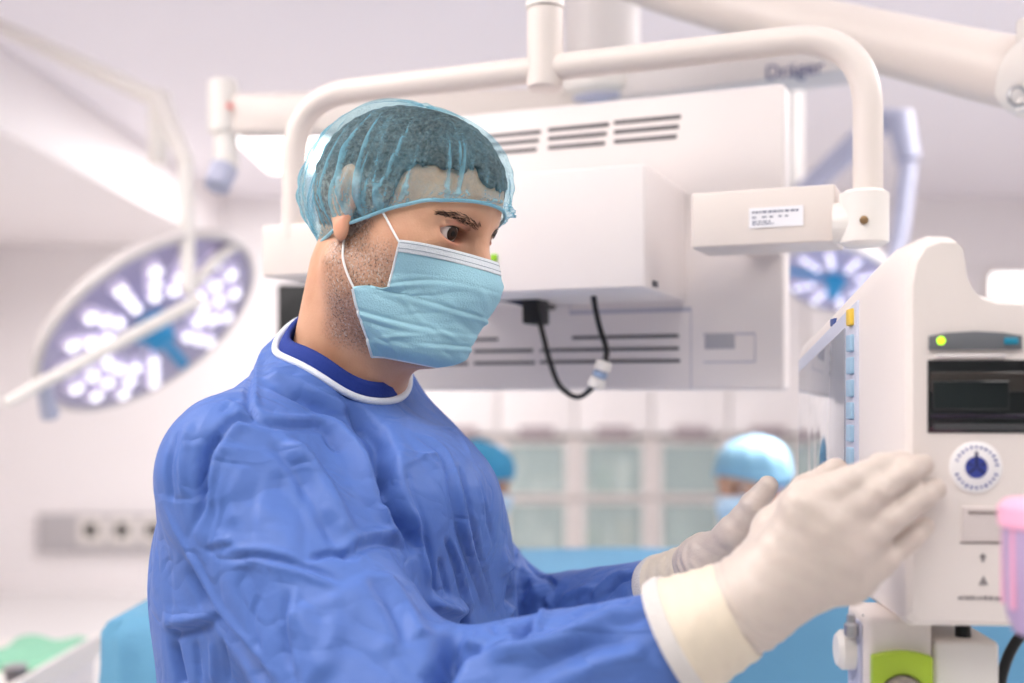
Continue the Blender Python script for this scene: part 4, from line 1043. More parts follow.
for k, z in enumerate((0.069, 0.046, 0.026, 0.006, -0.014, -0.034, -0.054, -0.074)):
    box('key', (-0.0052, 0.152, CZ + z - 0.0075), (0.0, 0.170, CZ + z + 0.0075), mat('key_yellow', (236, 196, 70), 0.45, var=0.03) if k == 0 else mat('key_blue', (158, 190, 212), 0.45, var=0.03), MON, bevel=0.0015, M=MK)
box('sensor_mark', (-0.0015, 0.235, topz(0.24) - 0.020), (0.002, 0.252, topz(0.24) - 0.013), mat('mark_blue', (70, 90, 150), 0.4, var=0.03), MON, bevel=0.0006, M=MK)
# clamp knobs under the case
for px, py, m, r in ((851, 617, M_STEEL, 0.0055), (868, 627, M_BLACK, 0.0075), (963, 631, M_BLACK, 0.006)):
    p = ray_plane(px, py, KX + D1 * 0.05, D1)
    lathe('clamp_knob', [(r * 0.6, 0.016), (r * 0.6, 0.010), (r, 0.008), (r, 0.0), (r * 0.5, -0.002)], m, MON, Matrix.Translation(Vector((p[0], p[1], CZ - 0.190))), 20)
# stand: neck with green collar, knob, box, pole and base
M_GREEN = mat('green_collar', (176, 204, 60), 0.45, var=0.03, bump=0.02)
nx0, nx1 = sx(878), sx(945)
box('stand_neck', (nx0, 0.03, CZ - 0.34), (nx1, 0.10, CZ - 0.172), M_CASE, MON, bevel=0.006, M=MK)
box('neck_strip', (sx(874), 0.045, CZ - 0.34), (nx0 + 0.002, 0.085, CZ - 0.180), M_LAV, MON, bevel=0.003, M=MK)
MC = MK @ Matrix(((1, 0, 0, (nx0 + nx1) / 2), (0, 0, 1, 0.022), (0, 1, 0, CZ - 0.227), (0, 0, 0, 1)))
arc = [(-0.0225, -0.06), (-0.0225, 0.030)] + [(0.0225 * x, 0.030 + 0.004 * math.cos(x * math.pi / 2)) for x in np.linspace(-0.9, 0.9, 9)] + [(0.0225, 0.030), (0.0225, -0.06)] + [(0.0170 * math.cos(a), 0.0170 * math.sin(a)) for a in np.linspace(0, math.pi, 16)]
arc = [(x, y - 0.004) for x, y in arc]
prism('green_collar', arc, 0.012, M_GREEN, MON, MC, bevel=0.0008)
lathe('pivot_knob', [(0.0165, 0), (0.0165, 0.010), (0.0145, 0.014), (0.003, 0.015)], mat('knob_grey', (150, 138, 134), 0.5, var=0.04), MON, MK @ Matrix.Translation(((nx0 + nx1) / 2, 0.030, CZ - 0.232)) @ Matrix.Rotation(math.pi / 2, 4, 'X'), 32)
lathe('side_knob', [(0.012, 0), (0.016, 0.004), (0.016, 0.014), (0.012, 0.018)], M_WHITE, MON, MK @ Matrix.Translation((sx(880), 0.065, CZ - 0.205)) @ Matrix.Rotation(-math.pi / 2, 4, 'Y'), 28)
box('supply_box', (sx(946), 0.03, CZ - 0.36), (sx(1012), 0.17, CZ - 0.190), M_WHITE, MON, bevel=0.004, M=MK)
c = MK @ Vector(((nx0 + nx1) / 2, 0.065, 0))
tube('pole', [(c.x, c.y, 0.09), (c.x, c.y, CZ - 0.33)], 0.02, M_STEEL, MON, 20)
for k in range(5):
    a = 2 * math.pi * k / 5 + 0.3; tip = Vector((c.x + 0.155 * math.cos(a), c.y + 0.155 * math.sin(a), 0.075))
    tube('base_leg', [(c.x, c.y, 0.10), tip], [0.022, 0.016], M_LGREY, MON, 12)
    lathe('caster', [(0.012, -0.012), (0.028, -0.010), (0.028, 0.010), (0.012, 0.012)], M_BLACK, MON, Matrix.Translation((tip.x, tip.y, 0.028)) @ Matrix.Rotation(a, 4, 'Z') @ Matrix.Rotation(math.pi / 2, 4, 'X'), 18)
cp = [ray_plane(x, y, KX + D1 * 0.05, D1) for x, y in ((1030, 625), (1016, 642), (1006, 662), (1000, 690), (1004, 720))]
tag(tube('monitor_cable', smooth_path(cp, 6) + [np.array([cp[-1][0] + 0.02, cp[-1][1] + 0.05, 0.6]), np.array([cp[-1][0] + 0.05, cp[-1][1] + 0.1, 0.004])], 0.0042, M_BLACK, None, 10), 'black cable hanging beside the white supply box under the monitor', 'cable')

# ------------------------------------------------------------------ suction canister on a drip stand at the right edge
cb = W(1052, 640, 0.70)
can = empty('suction_canister', (cb[0], cb[1], 0), 'canister with pink lid and lilac body on a drip stand beside the monitor', 'canister')
Mc = Matrix.Translation((cb[0], cb[1], cb[2]))
def glassy(name, rgb, tr=0.6, rough=0.12):
    m = mat(name, rgb, rough, trans=tr, var=0.04, spec=0.5); m.node_tree.nodes['Principled BSDF'].inputs['IOR'].default_value = 1.2; return m
hgt = 140 * 0.70 / FPX
lathe('body', [(0.012, 0.0), (0.022, 0.004), (0.0265, 0.016), (0.0280, hgt * 0.60), (0.0285, hgt * 0.82)], mat('lilac_plastic', (196, 172, 210), 0.3, var=0.05, trans=0.25), can, Mc, 32)
lathe('lid', [(0.029, hgt * 0.80), (0.0310, hgt * 0.82), (0.0310, hgt * 0.95), (0.027, hgt * 1.0), (0.008, hgt * 1.01)], mat('pink_plastic', (246, 176, 204), 0.35, var=0.04), can, Mc, 32)
for a in (2.6, 3.4, 4.2): box('rib', (0.0268, -0.0012, 0.02), (0.0290, 0.0012, hgt * 0.8), mat('pink_plastic', (246, 176, 204)), can, M=Mc @ Matrix.Rotation(a, 4, 'Z'))
tube('clamp', [(cb[0] + 0.026, cb[1], cb[2] + 0.05), (cb[0] + 0.30, cb[1], cb[2] + 0.05)], 0.006, M_STEEL, can, 12)
tube('pole', [(cb[0] + 0.30, cb[1], 0.04), (cb[0] + 0.30, cb[1], cb[2] + 0.12)], 0.009, M_STEEL, can, 16)
lathe('base', [(0.14, 0), (0.14, 0.015), (0.02, 0.04)], M_LGREY, can, Matrix.Translation((cb[0] + 0.30, cb[1], 0)), 28)

# ------------------------------------------------------------------ ceiling-hung display, seen from behind
BA = math.radians(22); BX = np.array([math.cos(BA), -math.sin(BA), 0]); BY = np.array([math.sin(BA), math.cos(BA), 0])   # along the panel, away from the camera
BO = W(785, 390, 1.45); MBm = frame_m(BO, BX, BY, Z0)
def pl(px, py, y=0.0):
    p = ray_plane(px, py, BO + BY * y, BY) - BO
    return float(p @ BX), float(p[2])
hub = pl(545, 60, -0.2)
DISP = empty('ceiling_display', tuple(MBm @ Vector((hub[0], -0.2, CEIL - BO[2]))), 'large white display back with vent slots hung from the ceiling by a tubular frame', 'display')
M_PAN = mat('display_back', (232, 224, 222), 0.45, bump=0.02, bscale=200, var=0.012)
panel = box('back_panel', (-0.62, 0.0, 0.0), (0.0, 0.045, 0.392), M_PAN, DISP, bevel=0.006, M=MBm)
box('screen_front', (-0.61, 0.0445, 0.01), (-0.01, 0.052, 0.382), M_BLACK, DISP, bevel=0.002, M=MBm)
def slot(px0, py0, px1, py1, th=4.0):
    a, b = pl(px0, py0), pl(px1, py1); h = th / 2 * 1.5 / FPX
    box('vent_slot', (a[0], -0.0012, (a[1] + b[1]) / 2 - h), (b[0], 0.004, (a[1] + b[1]) / 2 + h), M_DGREY, panel, bevel=0.0008, seg=2, M=MBm)
for r, (yl, yr) in enumerate(((139, 116), (147, 126), (155.5, 136))):
    for c, (x0, x1) in enumerate(((440, 481), (488, 541), (548, 609), (614, 681))):
        f = lambda x: yl + (yr - yl) * (x - 470) / (680 - 470)
        slot(x0, f(x0), x1 - r * 2, f(x1), 4.2)
for x0, x1, y in ((572, 679, 337), (472, 498, 339.5), (540, 679, 349.5), (474, 533, 351), (412, 468, 352), (540, 680, 361.5), (474, 535, 363), (412, 468, 364)): slot(x0, y, x1, y, 3.6)
M_SEAM = mat('seam_grey', (186, 184, 196), 0.6, var=0.03)
def seam(p, q, w=0.0012):
    a, b = pl(*p), pl(*q)
    box('seam', (min(a[0], b[0]) - w / 2, -0.0006, min(a[1], b[1]) - w / 2), (max(a[0], b[0]) + w / 2, 0.002, max(a[1], b[1]) + w / 2), M_SEAM, panel, M=MBm)
seam((691, 311), (691, 388)); seam((570, 311), (691, 311)); seam((570, 295), (570, 311)); seam((755, 334), (755, 362)); seam((704, 362), (755, 362)); seam((704, 334), (755, 334))
a, b = pl(705, 349), pl(735, 333)
box('grey_plate', (a[0], -0.0015, a[1]), (b[0], 0.003, b[1]), mat('plate_grey', (172, 170, 176), 0.5, var=0.03), panel, bevel=0.0006, M=MBm)
# housing in front of the panel
a, b = pl(645, 288, -0.2), pl(645, 163, -0.2); gx0, gx1, gz0, gz1 = -0.43, a[0], a[1], b[1]
hs = box('housing', (gx0, -0.2, gz0), (gx1, 0.002, gz1), M_PAN, DISP, bevel=0.004, M=MBm)
s = pl(494, 258, -0.2); box('green_tag', (s[0] - 0.004, -0.2022, s[1] - 0.004), (s[0] + 0.0045, -0.198, s[1] + 0.0045), mat('tag_green', (150, 205, 30), 0.5, var=0.03), hs, bevel=0.0006, M=MBm)
s = pl(645, 285, -0.2); box('latch', (s[0] + 0.0005, -0.17, s[1] + 0.001), (s[0] + 0.004, -0.155, s[1] + 0.008), M_DGREY, hs, bevel=0.0006, M=MBm)
# brackets and tube frame
a, b = pl(692, 249, -0.2), pl(836, 188, -0.2)
brk = box('bracket', (a[0], -0.205, a[1]), (b[0], -0.12, b[1] + 0.004), M_CREAM, DISP, bevel=0.003, M=MBm)
box('bracket_web', (a[0] + 0.03, -0.125, a[1] + 0.012), (a[0] + 0.07, 0.004, b[1] - 0.010), M_CREAM, DISP, M=MBm)
l0, l1 = pl(750, 229, -0.2), pl(804, 206, -0.2)
lb = box('label', (l0[0], -0.2062, l0[1]), (l1[0], -0.2045, l1[1]), mat('label_white', (240, 238, 242), 0.5, var=0.01), brk, M=MBm)
Vv = []; Ff = []; rnd = random.Random(4); ML = MBm @ Matrix.Translation((0, -0.2062, 0)) @ Matrix.Rotation(math.pi / 2, 4, 'X')
lw, lh = l1[0] - l0[0], l1[1] - l0[1]
for row, (z, xe, hh) in enumerate(((0.78, 0.92, 0.10), (0.52, 0.78, 0.07), (0.30, 0.40, 0.06), (0.18, 0.46, 0.06))):
    x = 0.06
    while x < xe:
        w = rnd.uniform(0.03, 0.09); flat_box(l0[0] + x * lw, l0[1] + (z - hh / 2) * lh, l0[0] + min(x + w, xe) * lw, l0[1] + (z + hh / 2) * lh, ML, 0.0001, 0.0005); x += w + (rnd.uniform(0.015, 0.03) if row != 1 else rnd.uniform(0.05, 0.12))
link('label_print', me_pydata('label_print', Vv, Ff), M_INKG, lb)
a, b = pl(268, 278, -0.2), pl(313, 224, -0.2)
box('bracket', (a[0], -0.215, a[1]), (-0.42, -0.12, b[1]), M_CREAM, DISP, bevel=0.003, M=MBm)
xr = pl(868, 150, -0.2)[0]; xl = pl(294, 150, -0.2)[0]; zt = 0.383
zj = pl(868, 222, -0.2)[1]; zl = pl(294, 240, -0.2)[1]
fp = fillet_path([(xl, -0.2, zl), (xl, -0.2, zt), (xr, -0.2, zt), (xr, -0.2, zj)], 0.085, 12)
tube('handle_frame', [MBm @ Vector(p) for p in fp], 0.0158, M_CREAM, DISP, 24)
tube('hub_post', [MBm @ Vector((hub[0], -0.2, z)) for z in (zt - 0.024, zt - 0.022, zt + 0.07)], [0.019, 0.0215, 0.0215], M_CREAM, DISP, 24)
tube('hub_post', [MBm @ Vector((hub[0], -0.2, z)) for z in (zt + 0.072, CEIL - BO[2] - 0.03)], 0.0228, M_WHITE, DISP, 24)
lathe('ceiling_flange', [(0.10, CEIL - BO[2] - 0.05), (0.12, CEIL - BO[2] - 0.03), (0.12, CEIL - BO[2])], M_WHITE, DISP, MBm @ Matrix.Translation((hub[0], -0.2, 0)), 32)
jx = xr
lathe('frame_joint', [(0.020, -0.03), (0.026, -0.026), (0.026, 0.026), (0.020, 0.03)], M_WHITE, DISP, MBm @ Matrix.Translation((jx - 0.004, -0.2, zj + 0.004)), 28)
tube('joint_pin', [MBm @ Vector((xr - 0.035, -0.2, (zj + 0.0))), MBm @ Vector((xr, -0.2, zj))], 0.022, M_WHITE, DISP, 24)
q = pl(864, 220, -0.227); lathe('screw', [(0.0045, 0), (0.0045, 0.002), (0.002, 0.0026)], mat('brass_screw', (140, 112, 80), 0.4, metal=0.6, var=0.1), DISP, MBm @ Matrix.Translation((q[0], -0.2265, q[1])) @ Matrix.Rotation(math.pi / 2, 4, 'X'), 16)

# cables behind the display
def bw(px, py, y): x, z = pl(px, py, y); return np.array(MBm @ Vector((x, y, z)))
tag(tube('power_cable', smooth_path([bw(594, 284, -0.12), bw(594, 300, -0.12), bw(599, 325, -0.11), bw(606, 348, -0.10), bw(605, 362, -0.10), bw(600, 374, -0.10), bw(592, 388, -0.10), bw(577, 397, -0.10), bw(560, 386, -0.10), bw(550, 362, -0.10), bw(543, 335, -0.10), bw(538, 315, -0.10), bw(532, 302, -0.10)], 8), 0.0036, M_BLACK, None, 12), 'black power cable looping below the display housing', 'cable')
fer = empty('cable_connector', tuple(bw(600, 374, -0.10)), 'small white connector clipped on the looped black cable', 'connector')
A_, B_ = bw(595, 388, -0.103), bw(605, 361, -0.103); dr = (B_ - A_)
for k, (t0, t1, m) in enumerate(((0.0, 0.36, M_WHITE), (0.38, 0.62, mat('connector_blue', (150, 170, 200), 0.4, var=0.05)), (0.64, 1.0, M_WHITE))):
    r_ = 0.0105 if k != 1 else 0.0092
    tube('shell', [A_ + dr * t0, A_ + dr * (t0 + 0.04), A_ + dr * (t1 - 0.04), A_ + dr * t1], [r_ * 0.75, r_, r_, r_ * 0.75], m, fer, 12)
bun = empty('cable_bundle', tuple(bw(520, 300, -0.08)), 'black cable bundle with a clip under the display housing', 'cable')
for k in range(4):
    dy = k * 3 - 4
    tube('cable', smooth_path([bw(440, 290 + dy * 0.5, -0.09 - 0.004 * k), bw(478, 293 + dy, -0.09 - 0.004 * k), bw(505, 296 + dy * 0.7, -0.10), bw(528, 301 + dy * 0.8, -0.10), bw(540, 303 + dy * 0.5, -0.09)], 6), 0.0033, M_BLACK if k % 2 == 0 else mat('navy_cable', (30, 36, 70), 0.5, var=0.1), bun, 10)
p0 = pl(533, 312, -0.09); box('clip', (p0[0] - 0.010, -0.105, p0[1] - 0.016), (p0[0] + 0.012, -0.06, p0[1] + 0.018), M_BLACK, bun, bevel=0.003, M=MBm)
p0 = pl(533, 300, -0.07); box('clip_base', (p0[0] - 0.006, -0.07, p0[1] - 0.008), (p0[0] + 0.006, 0.001, p0[1] + 0.008), M_BLACK, bun, bevel=0.001, M=MBm)
# ------------------------------------------------------------------ operating lamps
def op_lamp(label, center, normal, R, up, modules, spot, strip=None):
    n = np.array(normal, float); n /= np.linalg.norm(n); x = np.cross(np.array(up, float), n); x /= np.linalg.norm(x); y = np.cross(n, x)
    M_ = frame_m(center, x, y, n)                            # local z points out of the lit face
    root = empty('operating_lamp', tuple(center), label, 'lamp')
    lathe('housing', [(R * 0.35, -0.075), (R * 0.80, -0.060), (R * 0.98, -0.030), (R * 1.03, -0.012), (R * 1.03, 0.004), (R * 0.985, 0.010), (R * 0.975, 0.0)], M_LGREY, root, M_, 56)
    lathe('lens', [(R * 0.975, -0.004), (R * 0.97, 0.0015), (R * 0.5, 0.003), (R * 0.2, 0.003)], mat('lamp_lens', (182, 174, 204), 0.25, var=0.06, vscale=20, coat=0.5), root, M_, 56)
    M_LED = mat('led_white', (250, 246, 255), 0.4, emit=1.15, var=0.01); M_LEDC = mat('led_cell', (226, 216, 240), 0.4, emit=0.25, var=0.02)
    a0 = 0.25
    if strip is not None:
        q = ray_plane(strip[0], strip[1], center, n) - np.asarray(center); a0 = math.atan2(float(q @ y), float(q @ x))
    for k in range(modules):
        if k == 0: continue
        a = 2 * math.pi * k / modules + a0; cl = empty('led_module', (0, 0, 0)); cl.parent = root; cl.location = -Vector(root.location)
        pts = [M_ @ Vector((math.cos(a) * r, math.sin(a) * r, 0.004)) for r in np.linspace(R * 0.36, R * 0.86, 8)]
        tube('cell', pts, [R * 0.03] + [R * (0.050 + 0.030 * t) for t in np.linspace(0, 1, 6)] + [R * 0.045], M_LEDC, cl, 10)
        for r in (0.46, 0.62, 0.78):
            w = R * (0.045 + 0.03 * (r - 0.4))
            lathe('led', [(w, 0.0), (w, R * 0.085), (w * 0.6, R * 0.10)], M_LED, cl, M_ @ Matrix.Translation((math.cos(a) * R * r, math.sin(a) * R * r, 0.002)), 14)
    M_BL = mat('lamp_blue', (38, 150, 205), 0.4, var=0.05)
    lathe('centre_handle', [(R * 0.19, 0.0), (R * 0.19, 0.012), (R * 0.13, 0.035), (R * 0.11, 0.06), (R * 0.06, 0.064)], M_BL, root, M_, 28)
    tube('blue_strip', [M_ @ Vector((math.cos(a0) * r, math.sin(a0) * r, 0.005)) for r in (R * 0.15, R * 0.5, R * 0.85)], R * 0.055, M_BL, root, 10)
    if spot:
        d = bpy.data.lights.new('lamp_light', 'SPOT'); d.energy = spot; d.spot_size = math.radians(50); d.spot_blend = 0.6; d.shadow_soft_size = R * 0.8; d.color = (1, 0.98, 1)
        o = bpy.data.objects.new('lamp_light', d); SC.collection.objects.link(o); o.location = Vector(center) + Vector(n) * 0.08; o.rotation_euler = Vector(-n).to_track_quat('Z', 'Y').to_euler()
    return root, M_
LC = W(150, 325, 2.85)
L1, ML1 = op_lamp('round operating lamp with radial white lights and blue centre behind the surgeon', LC, (0.641, -0.278, -0.711), 0.30, (0.74, 0, 0.56), 16, 0, (192, 374))
# suspension of the lamp: rod, elbow arm and cross bar with grip
hang = W(186, 250, 2.70)
tube('drop_rod', [W(188, 292, 2.66), W(186, 160, 2.72), ], 0.018, M_WHITE, L1, 16)
tube('yoke', smooth_path([W(188, 292, 2.66), W(214, 262, 2.74), W(236, 246, 2.88), W(232, 262, 2.98)], 6), 0.014, M_WHITE, L1, 12)
tube('cross_bar', [W(4, 404, 2.40), W(40, 384, 2.45), W(200, 300, 2.64)], [0.011, 0.014, 0.016], M_WHITE, L1, 14)
tube('grip', [W(44, 386, 2.46), W(50, 416, 2.50)], [0.016, 0.020], M_LAV, L1, 14)
tube('spring_arm', [W(186, 162, 2.72), W(160, 98, 2.95)], [0.020, 0.026], M_WHITE, L1, 16)
tube('elbow', [W(160, 92, 2.95), W(158, 165, 2.97)], [0.030, 0.026], M_WHITE, L1, 18)
ce = W(-40, 8, 3.7)
tube('sloping_arm', [W(160, 100, 2.96), ce], 0.024, M_WHITE, L1, 16)
tube('ceiling_tube', [ce - np.array([0, 0, 0.03]), np.array([ce[0], ce[1], CEIL])], 0.032, M_WHITE, L1, 16)
L2C = W(836, 279, 3.35)
L2, ML2 = op_lamp('smaller operating lamp between the display and the monitor, above a bending team member', L2C, (-0.30, -0.42, -0.86), 0.165, (0, 1, 0.1), 10, 160)
tube('yoke', smooth_path([L2C + np.array([0.165, 0.02, 0.02]), W(900, 230, 3.4), W(908, 165, 3.45)], 6), 0.026, M_LAV, L2, 14)
tube('spring_arm', [W(908, 160, 3.45), W(900, 118, 3.47), W(884, 118, 3.5), W(800, 196, 3.7)], [0.036, 0.040, 0.040, 0.034], M_LAV, L2, 16)
tube('ceiling_tube', [W(800, 196, 3.7), W(790, 200, 3.75), np.array([W(790, 200, 3.75)[0], 3.75, CEIL])], [0.034, 0.04, 0.045], M_WHITE, L2, 18)

# ------------------------------------------------------------------ ceiling pendants and arms
# arm with a red-dotted hub (left of the cap)
AH = empty('ceiling_boom', tuple(W(300, 0, 2.3)), 'white ceiling arm with a red-dotted round hub beside the operating lamp', 'ceiling arm')
def cyl(name, px, y0, y1, Y, r, m, parent, n=28, bev=0.004):
    a = W(px, y0, Y); b = W(px, y1, Y)
    return tube(name, [a, a + np.array([0, 0, -bev]), b + np.array([0, 0, bev]), b], [r - bev, r, r, r - bev], m, parent, n)
cyl('hub', 223, 81, 134, 2.3, 0.030, M_WHITE, AH)
cyl('hub_lower', 226, 134, 172, 2.3, 0.024, M_WHITE, AH)
tube('plug', [W(224, 168, 2.3), W(217, 187, 2.28)], [0.028, 0.026], M_LAV, AH, 20)
lathe('red_dot', [(0.0055, 0), (0.0055, 0.003), (0.002, 0.004)], mat('dot_red', (226, 52, 30), 0.4, var=0.05), AH, Matrix.Translation(Vector(W(230, 106, 2.2715))) @ Matrix.Rotation(math.pi / 2, 4, 'X') , 16)
A_, B_ = W(236, 118, 2.31), W(588, 112, 2.20); u_ = (B_ - A_) / np.linalg.norm(B_ - A_); v_ = np.cross(Z0, u_)
box('arm', (0, -0.03, -0.038), (float(np.linalg.norm(B_ - A_)), 0.03, 0.044), M_CREAM, AH, bevel=0.012, M=frame_m(A_, u_, v_, Z0))
# pendant column behind the tube frame with a lettered arm
PC = empty('ceiling_pendant', tuple(W(600, 0, 2.2)), 'white ceiling pendant column with a lettered swivel arm behind the tube frame', 'ceiling arm')
cyl('column', 602, -130, 62, 2.2, 0.073, M_LGREY, PC, 36)
cyl('collar', 602, 60, 100, 2.2, 0.080, M_WHITE, PC, 36, 0.012)
cyl('collar_ring', 604, 98, 106, 2.2, 0.066, M_LAV, PC, 36)
pz = W(602, -120, 2.2); tube('ceiling_tube', [pz, (pz[0], pz[1], CEIL)], 0.06, M_WHITE, PC, 24)
a = W(615, 92, 2.2); b = W(860, 60, 1.95); u_ = (b - a) / np.linalg.norm(b - a); v_ = np.cross(Z0, u_); v_ /= np.linalg.norm(v_); w_ = np.cross(u_, v_)
MA2 = frame_m(a, u_, v_, w_); Lg = float(np.linalg.norm(b - a))
am = box('swivel_arm', (0, -0.05, -0.028), (Lg, 0.05, 0.030), M_LGREY, PC, bevel=0.008, M=MA2)
dd = ray_plane(794, 70, a - v_ * 0.0515, v_); rel = dd - a
text_obj('arm_lettering', 'Dräger', 0.036, frame_m(a + u_ * float(rel @ u_) - v_ * 0.0508 + w_ * float(rel @ w_), u_, w_, -v_), mat('lettering_blue', (34, 52, 120), 0.5, var=0.03), am, extrude=0.0006)
# heavy spring arm crossing the upper right
HA = empty('spring_arm', tuple(W(700, 0, 1.6)), 'thick cream ceiling arm sloping across above the patient monitor', 'ceiling arm')
pts = [W(560, -60, 1.85), W(640, -22, 1.78), W(760, 14, 1.66), W(880, 42, 1.54), W(1000, 70, 1.43), W(1060, 80, 1.38)]
rr = [0.040, 0.040, 0.040, 0.041, 0.044, 0.046]
V_, F_ = tube_data(smooth_path(pts, 5), list(np.interp(np.linspace(0, 5, 26), range(6), rr)), 20)
autos(link('arm_cover', me_pydata('arm_cover', V_, F_), M_CREAM, HA), 40)
je = W(1048, 70, 1.36)
lathe('joint_cap', [(0.040, -0.05), (0.048, -0.045), (0.048, 0.045), (0.040, 0.05)], M_WHITE, HA, Matrix.Translation(Vector(je)) @ Matrix.Rotation(math.pi / 2, 4, 'X'), 32)
rg = W(1018, 96, 1.34); tube('hook_ring', [rg + 0.011 * np.array([math.cos(t), 0, math.sin(t)]) for t in np.linspace(0, 2 * math.pi, 18, endpoint=False)], 0.0028, M_STEEL, HA, 8, closed=True)
tube('end_joint', [je + np.array([0, 0, -0.048]), je + np.array([0, 0, 0.06])], 0.035, M_WHITE, HA, 20)
p0 = W(560, -60, 1.85); tube('drop_tube', [p0 + np.array([0, 0, -0.06]), np.array([p0[0], p0[1], CEIL])], 0.05, M_WHITE, HA, 20)

# ------------------------------------------------------------------ back wall: cabinets, luminaires, socket rail
M_CAB = mat('cabinet_white', (240, 234, 232), 0.4, var=0.01, bump=0.01)
M_CABF = mat('cabinet_frame', (222, 214, 210), 0.45, var=0.015)
M_INSIDE = mat('cabinet_inside', (204, 210, 208), 0.6, var=0.04, vscale=4)
M_HAN = mat('handle_grey', (164, 150, 154), 0.5, var=0.03)
gl = glassy('cabinet_glass', (214, 232, 230), 0.0, 0.05); gl.node_tree.nodes['Principled BSDF'].inputs['Alpha'].default_value = 0.35
YC = 7.60; K = YC / FPX
def cz(py): return CZ + (HOR - py) * K
rnd = random.Random(21)
pitch = 77.0 * K
names = ['behind the surgeon\'s shoulder', 'with a few pale boxes on the shelves', 'holding cream and green packs on the upper shelf', 'with a bare upper shelf', 'behind the bending person in the white-topped cap', 'beside the patient monitor']
for i in range(6):
    x0 = (460 + 77 * i - 38.5 - 512) * K; x1 = x0 + pitch - 0.006
    r = empty('glazed_cabinet', ((x0 + x1) / 2, YC + 0.2, 0), 'tall white wall cabinet with glass doors ' + names[i], 'cabinet', 'row of cabinets on the back wall')
    box('side_panel', (x0, YC + 0.02, 0.0), (x0 + 0.02, YB - 0.002, 2.12), M_CABF, r); box('side_panel', (x1 - 0.02, YC + 0.02, 0.0), (x1, YB - 0.002, 2.12), M_CABF, r)
    box('back_board', (x0 + 0.02, YB - 0.03, 0.0), (x1 - 0.02, YB - 0.004, 2.1), M_INSIDE, r)
    box('top', (x0, YC + 0.02, 2.10), (x1, YB - 0.002, 2.12), M_CABF, r)
    for z in (0.08, cz(556), cz(497), cz(440)): box('shelf', (x0 + 0.02, YC + 0.03, z - 0.012), (x1 - 0.02, YB - 0.03, z + 0.012), M_CABF, r)
    box('upper_door', (x0 + 0.004, YC, cz(434)), (x1 - 0.004, YC + 0.02, 2.11), M_CAB, r, bevel=0.002)
    box('door_handle', ((x0 + x1) / 2 - 17 * K, YC - 0.03, cz(437)), ((x0 + x1) / 2 + 17 * K, YC + 0.0, cz(427)), M_HAN, r, bevel=0.004)
    for z0, z1 in ((cz(497), cz(441)), (cz(556), cz(500)), (0.08, cz(560))):
        dr = empty('glass_door', (0, 0, 0)); dr.parent = r; dr.location = -Vector(r.location)
        fw = 0.062
        for nm, lo_, hi_ in (('door_frame', (x0 + 0.004, z0), (x0 + fw, z1)), ('door_frame', (x1 - fw, z0), (x1 - 0.004, z1)), ('door_frame', (x0 + fw, z0), (x1 - fw, z0 + 0.022)), ('door_frame', (x0 + fw, z1 - 0.022), (x1 - fw, z1))):
            box(nm, (lo_[0], YC, lo_[1]), (hi_[0], YC + 0.02, hi_[1]), M_CABF, dr)
        box('pane', (x0 + fw, YC + 0.008, z0 + 0.022), (x1 - fw, YC + 0.013, z1 - 0.022), gl, dr)
    cols = {1: [(206, 206, 200), (226, 222, 214)], 2: [(232, 226, 205), (150, 170, 140), (240, 236, 226), (206, 180, 140)], 3: [(210, 220, 214)], 0: [(222, 220, 214)], 4: [(190, 214, 206)], 5: [(210, 205, 200)]}[i]
    for row, zb in enumerate((cz(497) + 0.012, cz(556) + 0.012)):
        if i == 3 and row == 0: continue
        x = x0 + 0.05
        kk = 0
        while x < x1 - 0.13 and kk < 5:
            w = rnd.uniform(0.06, 0.12); h = rnd.uniform(0.10, 0.26); c = cols[(kk + row) % len(cols)]
            nmc = {(232, 226, 205): 'cream', (150, 170, 140): 'green', (206, 180, 140): 'tan', (190, 214, 206): 'pale green', (210, 220, 214): 'pale green'}.get(c, 'pale grey')
            bx_ = empty('supply_box', (x + w / 2, YC + 0.2, zb), nmc + ' supply pack on the %s shelf of the cabinet ' % ('upper', 'lower')[row] + ['behind the surgeon', 'with few boxes', 'holding cream packs', 'with bare upper shelf', 'behind the bending person', 'beside the monitor'][i], 'box', 'packs in the glazed cabinets')
            mc = mat('pack_%d_%d_%d' % c, c, 0.6, var=0.05, bump=0.05)
            box('carton', (x, YC + 0.12, zb), (x + w, YC + 0.30, zb + h * 0.85), mc, bx_, bevel=0.004); box('flap', (x, YC + 0.119, zb + h * 0.85 - 0.001), (x + w, YC + 0.30, zb + h), mat('pack_flap', (228, 224, 216), 0.6, var=0.03), bx_, bevel=0.004)
            x += w + rnd.uniform(0.02, 0.05); kk += 1
# linear wall luminaires
for px0, px1, py0, py1, lab in ((782, 824, 249, 270, 'bright wall light beside the edge of the ceiling-hung display'), (992, 1032, 275, 301, 'bright wall light beyond the top of the patient monitor')):
    k = (YB - 0.06) / FPX; r = empty('wall_light', ((px0 + px1 - 1024) / 2 * k, YB, CZ + (HOR - py1) * k), lab, 'wall light', 'wall lights on the back wall')
    xa, xb, za, zb = (px0 - 512) * k, (px1 - 512) * k, CZ + (HOR - py1) * k, CZ + (HOR - py0) * k
    box('body', (xa - 0.02, YB - 0.06, za - 0.02), (xb + 0.02, YB - 0.001, zb + 0.02), M_WHITE, r, bevel=0.008)
    box('diffuser', (xa, YB - 0.072, za), (xb, YB - 0.058, zb), M_LIGHT, r, bevel=0.004)
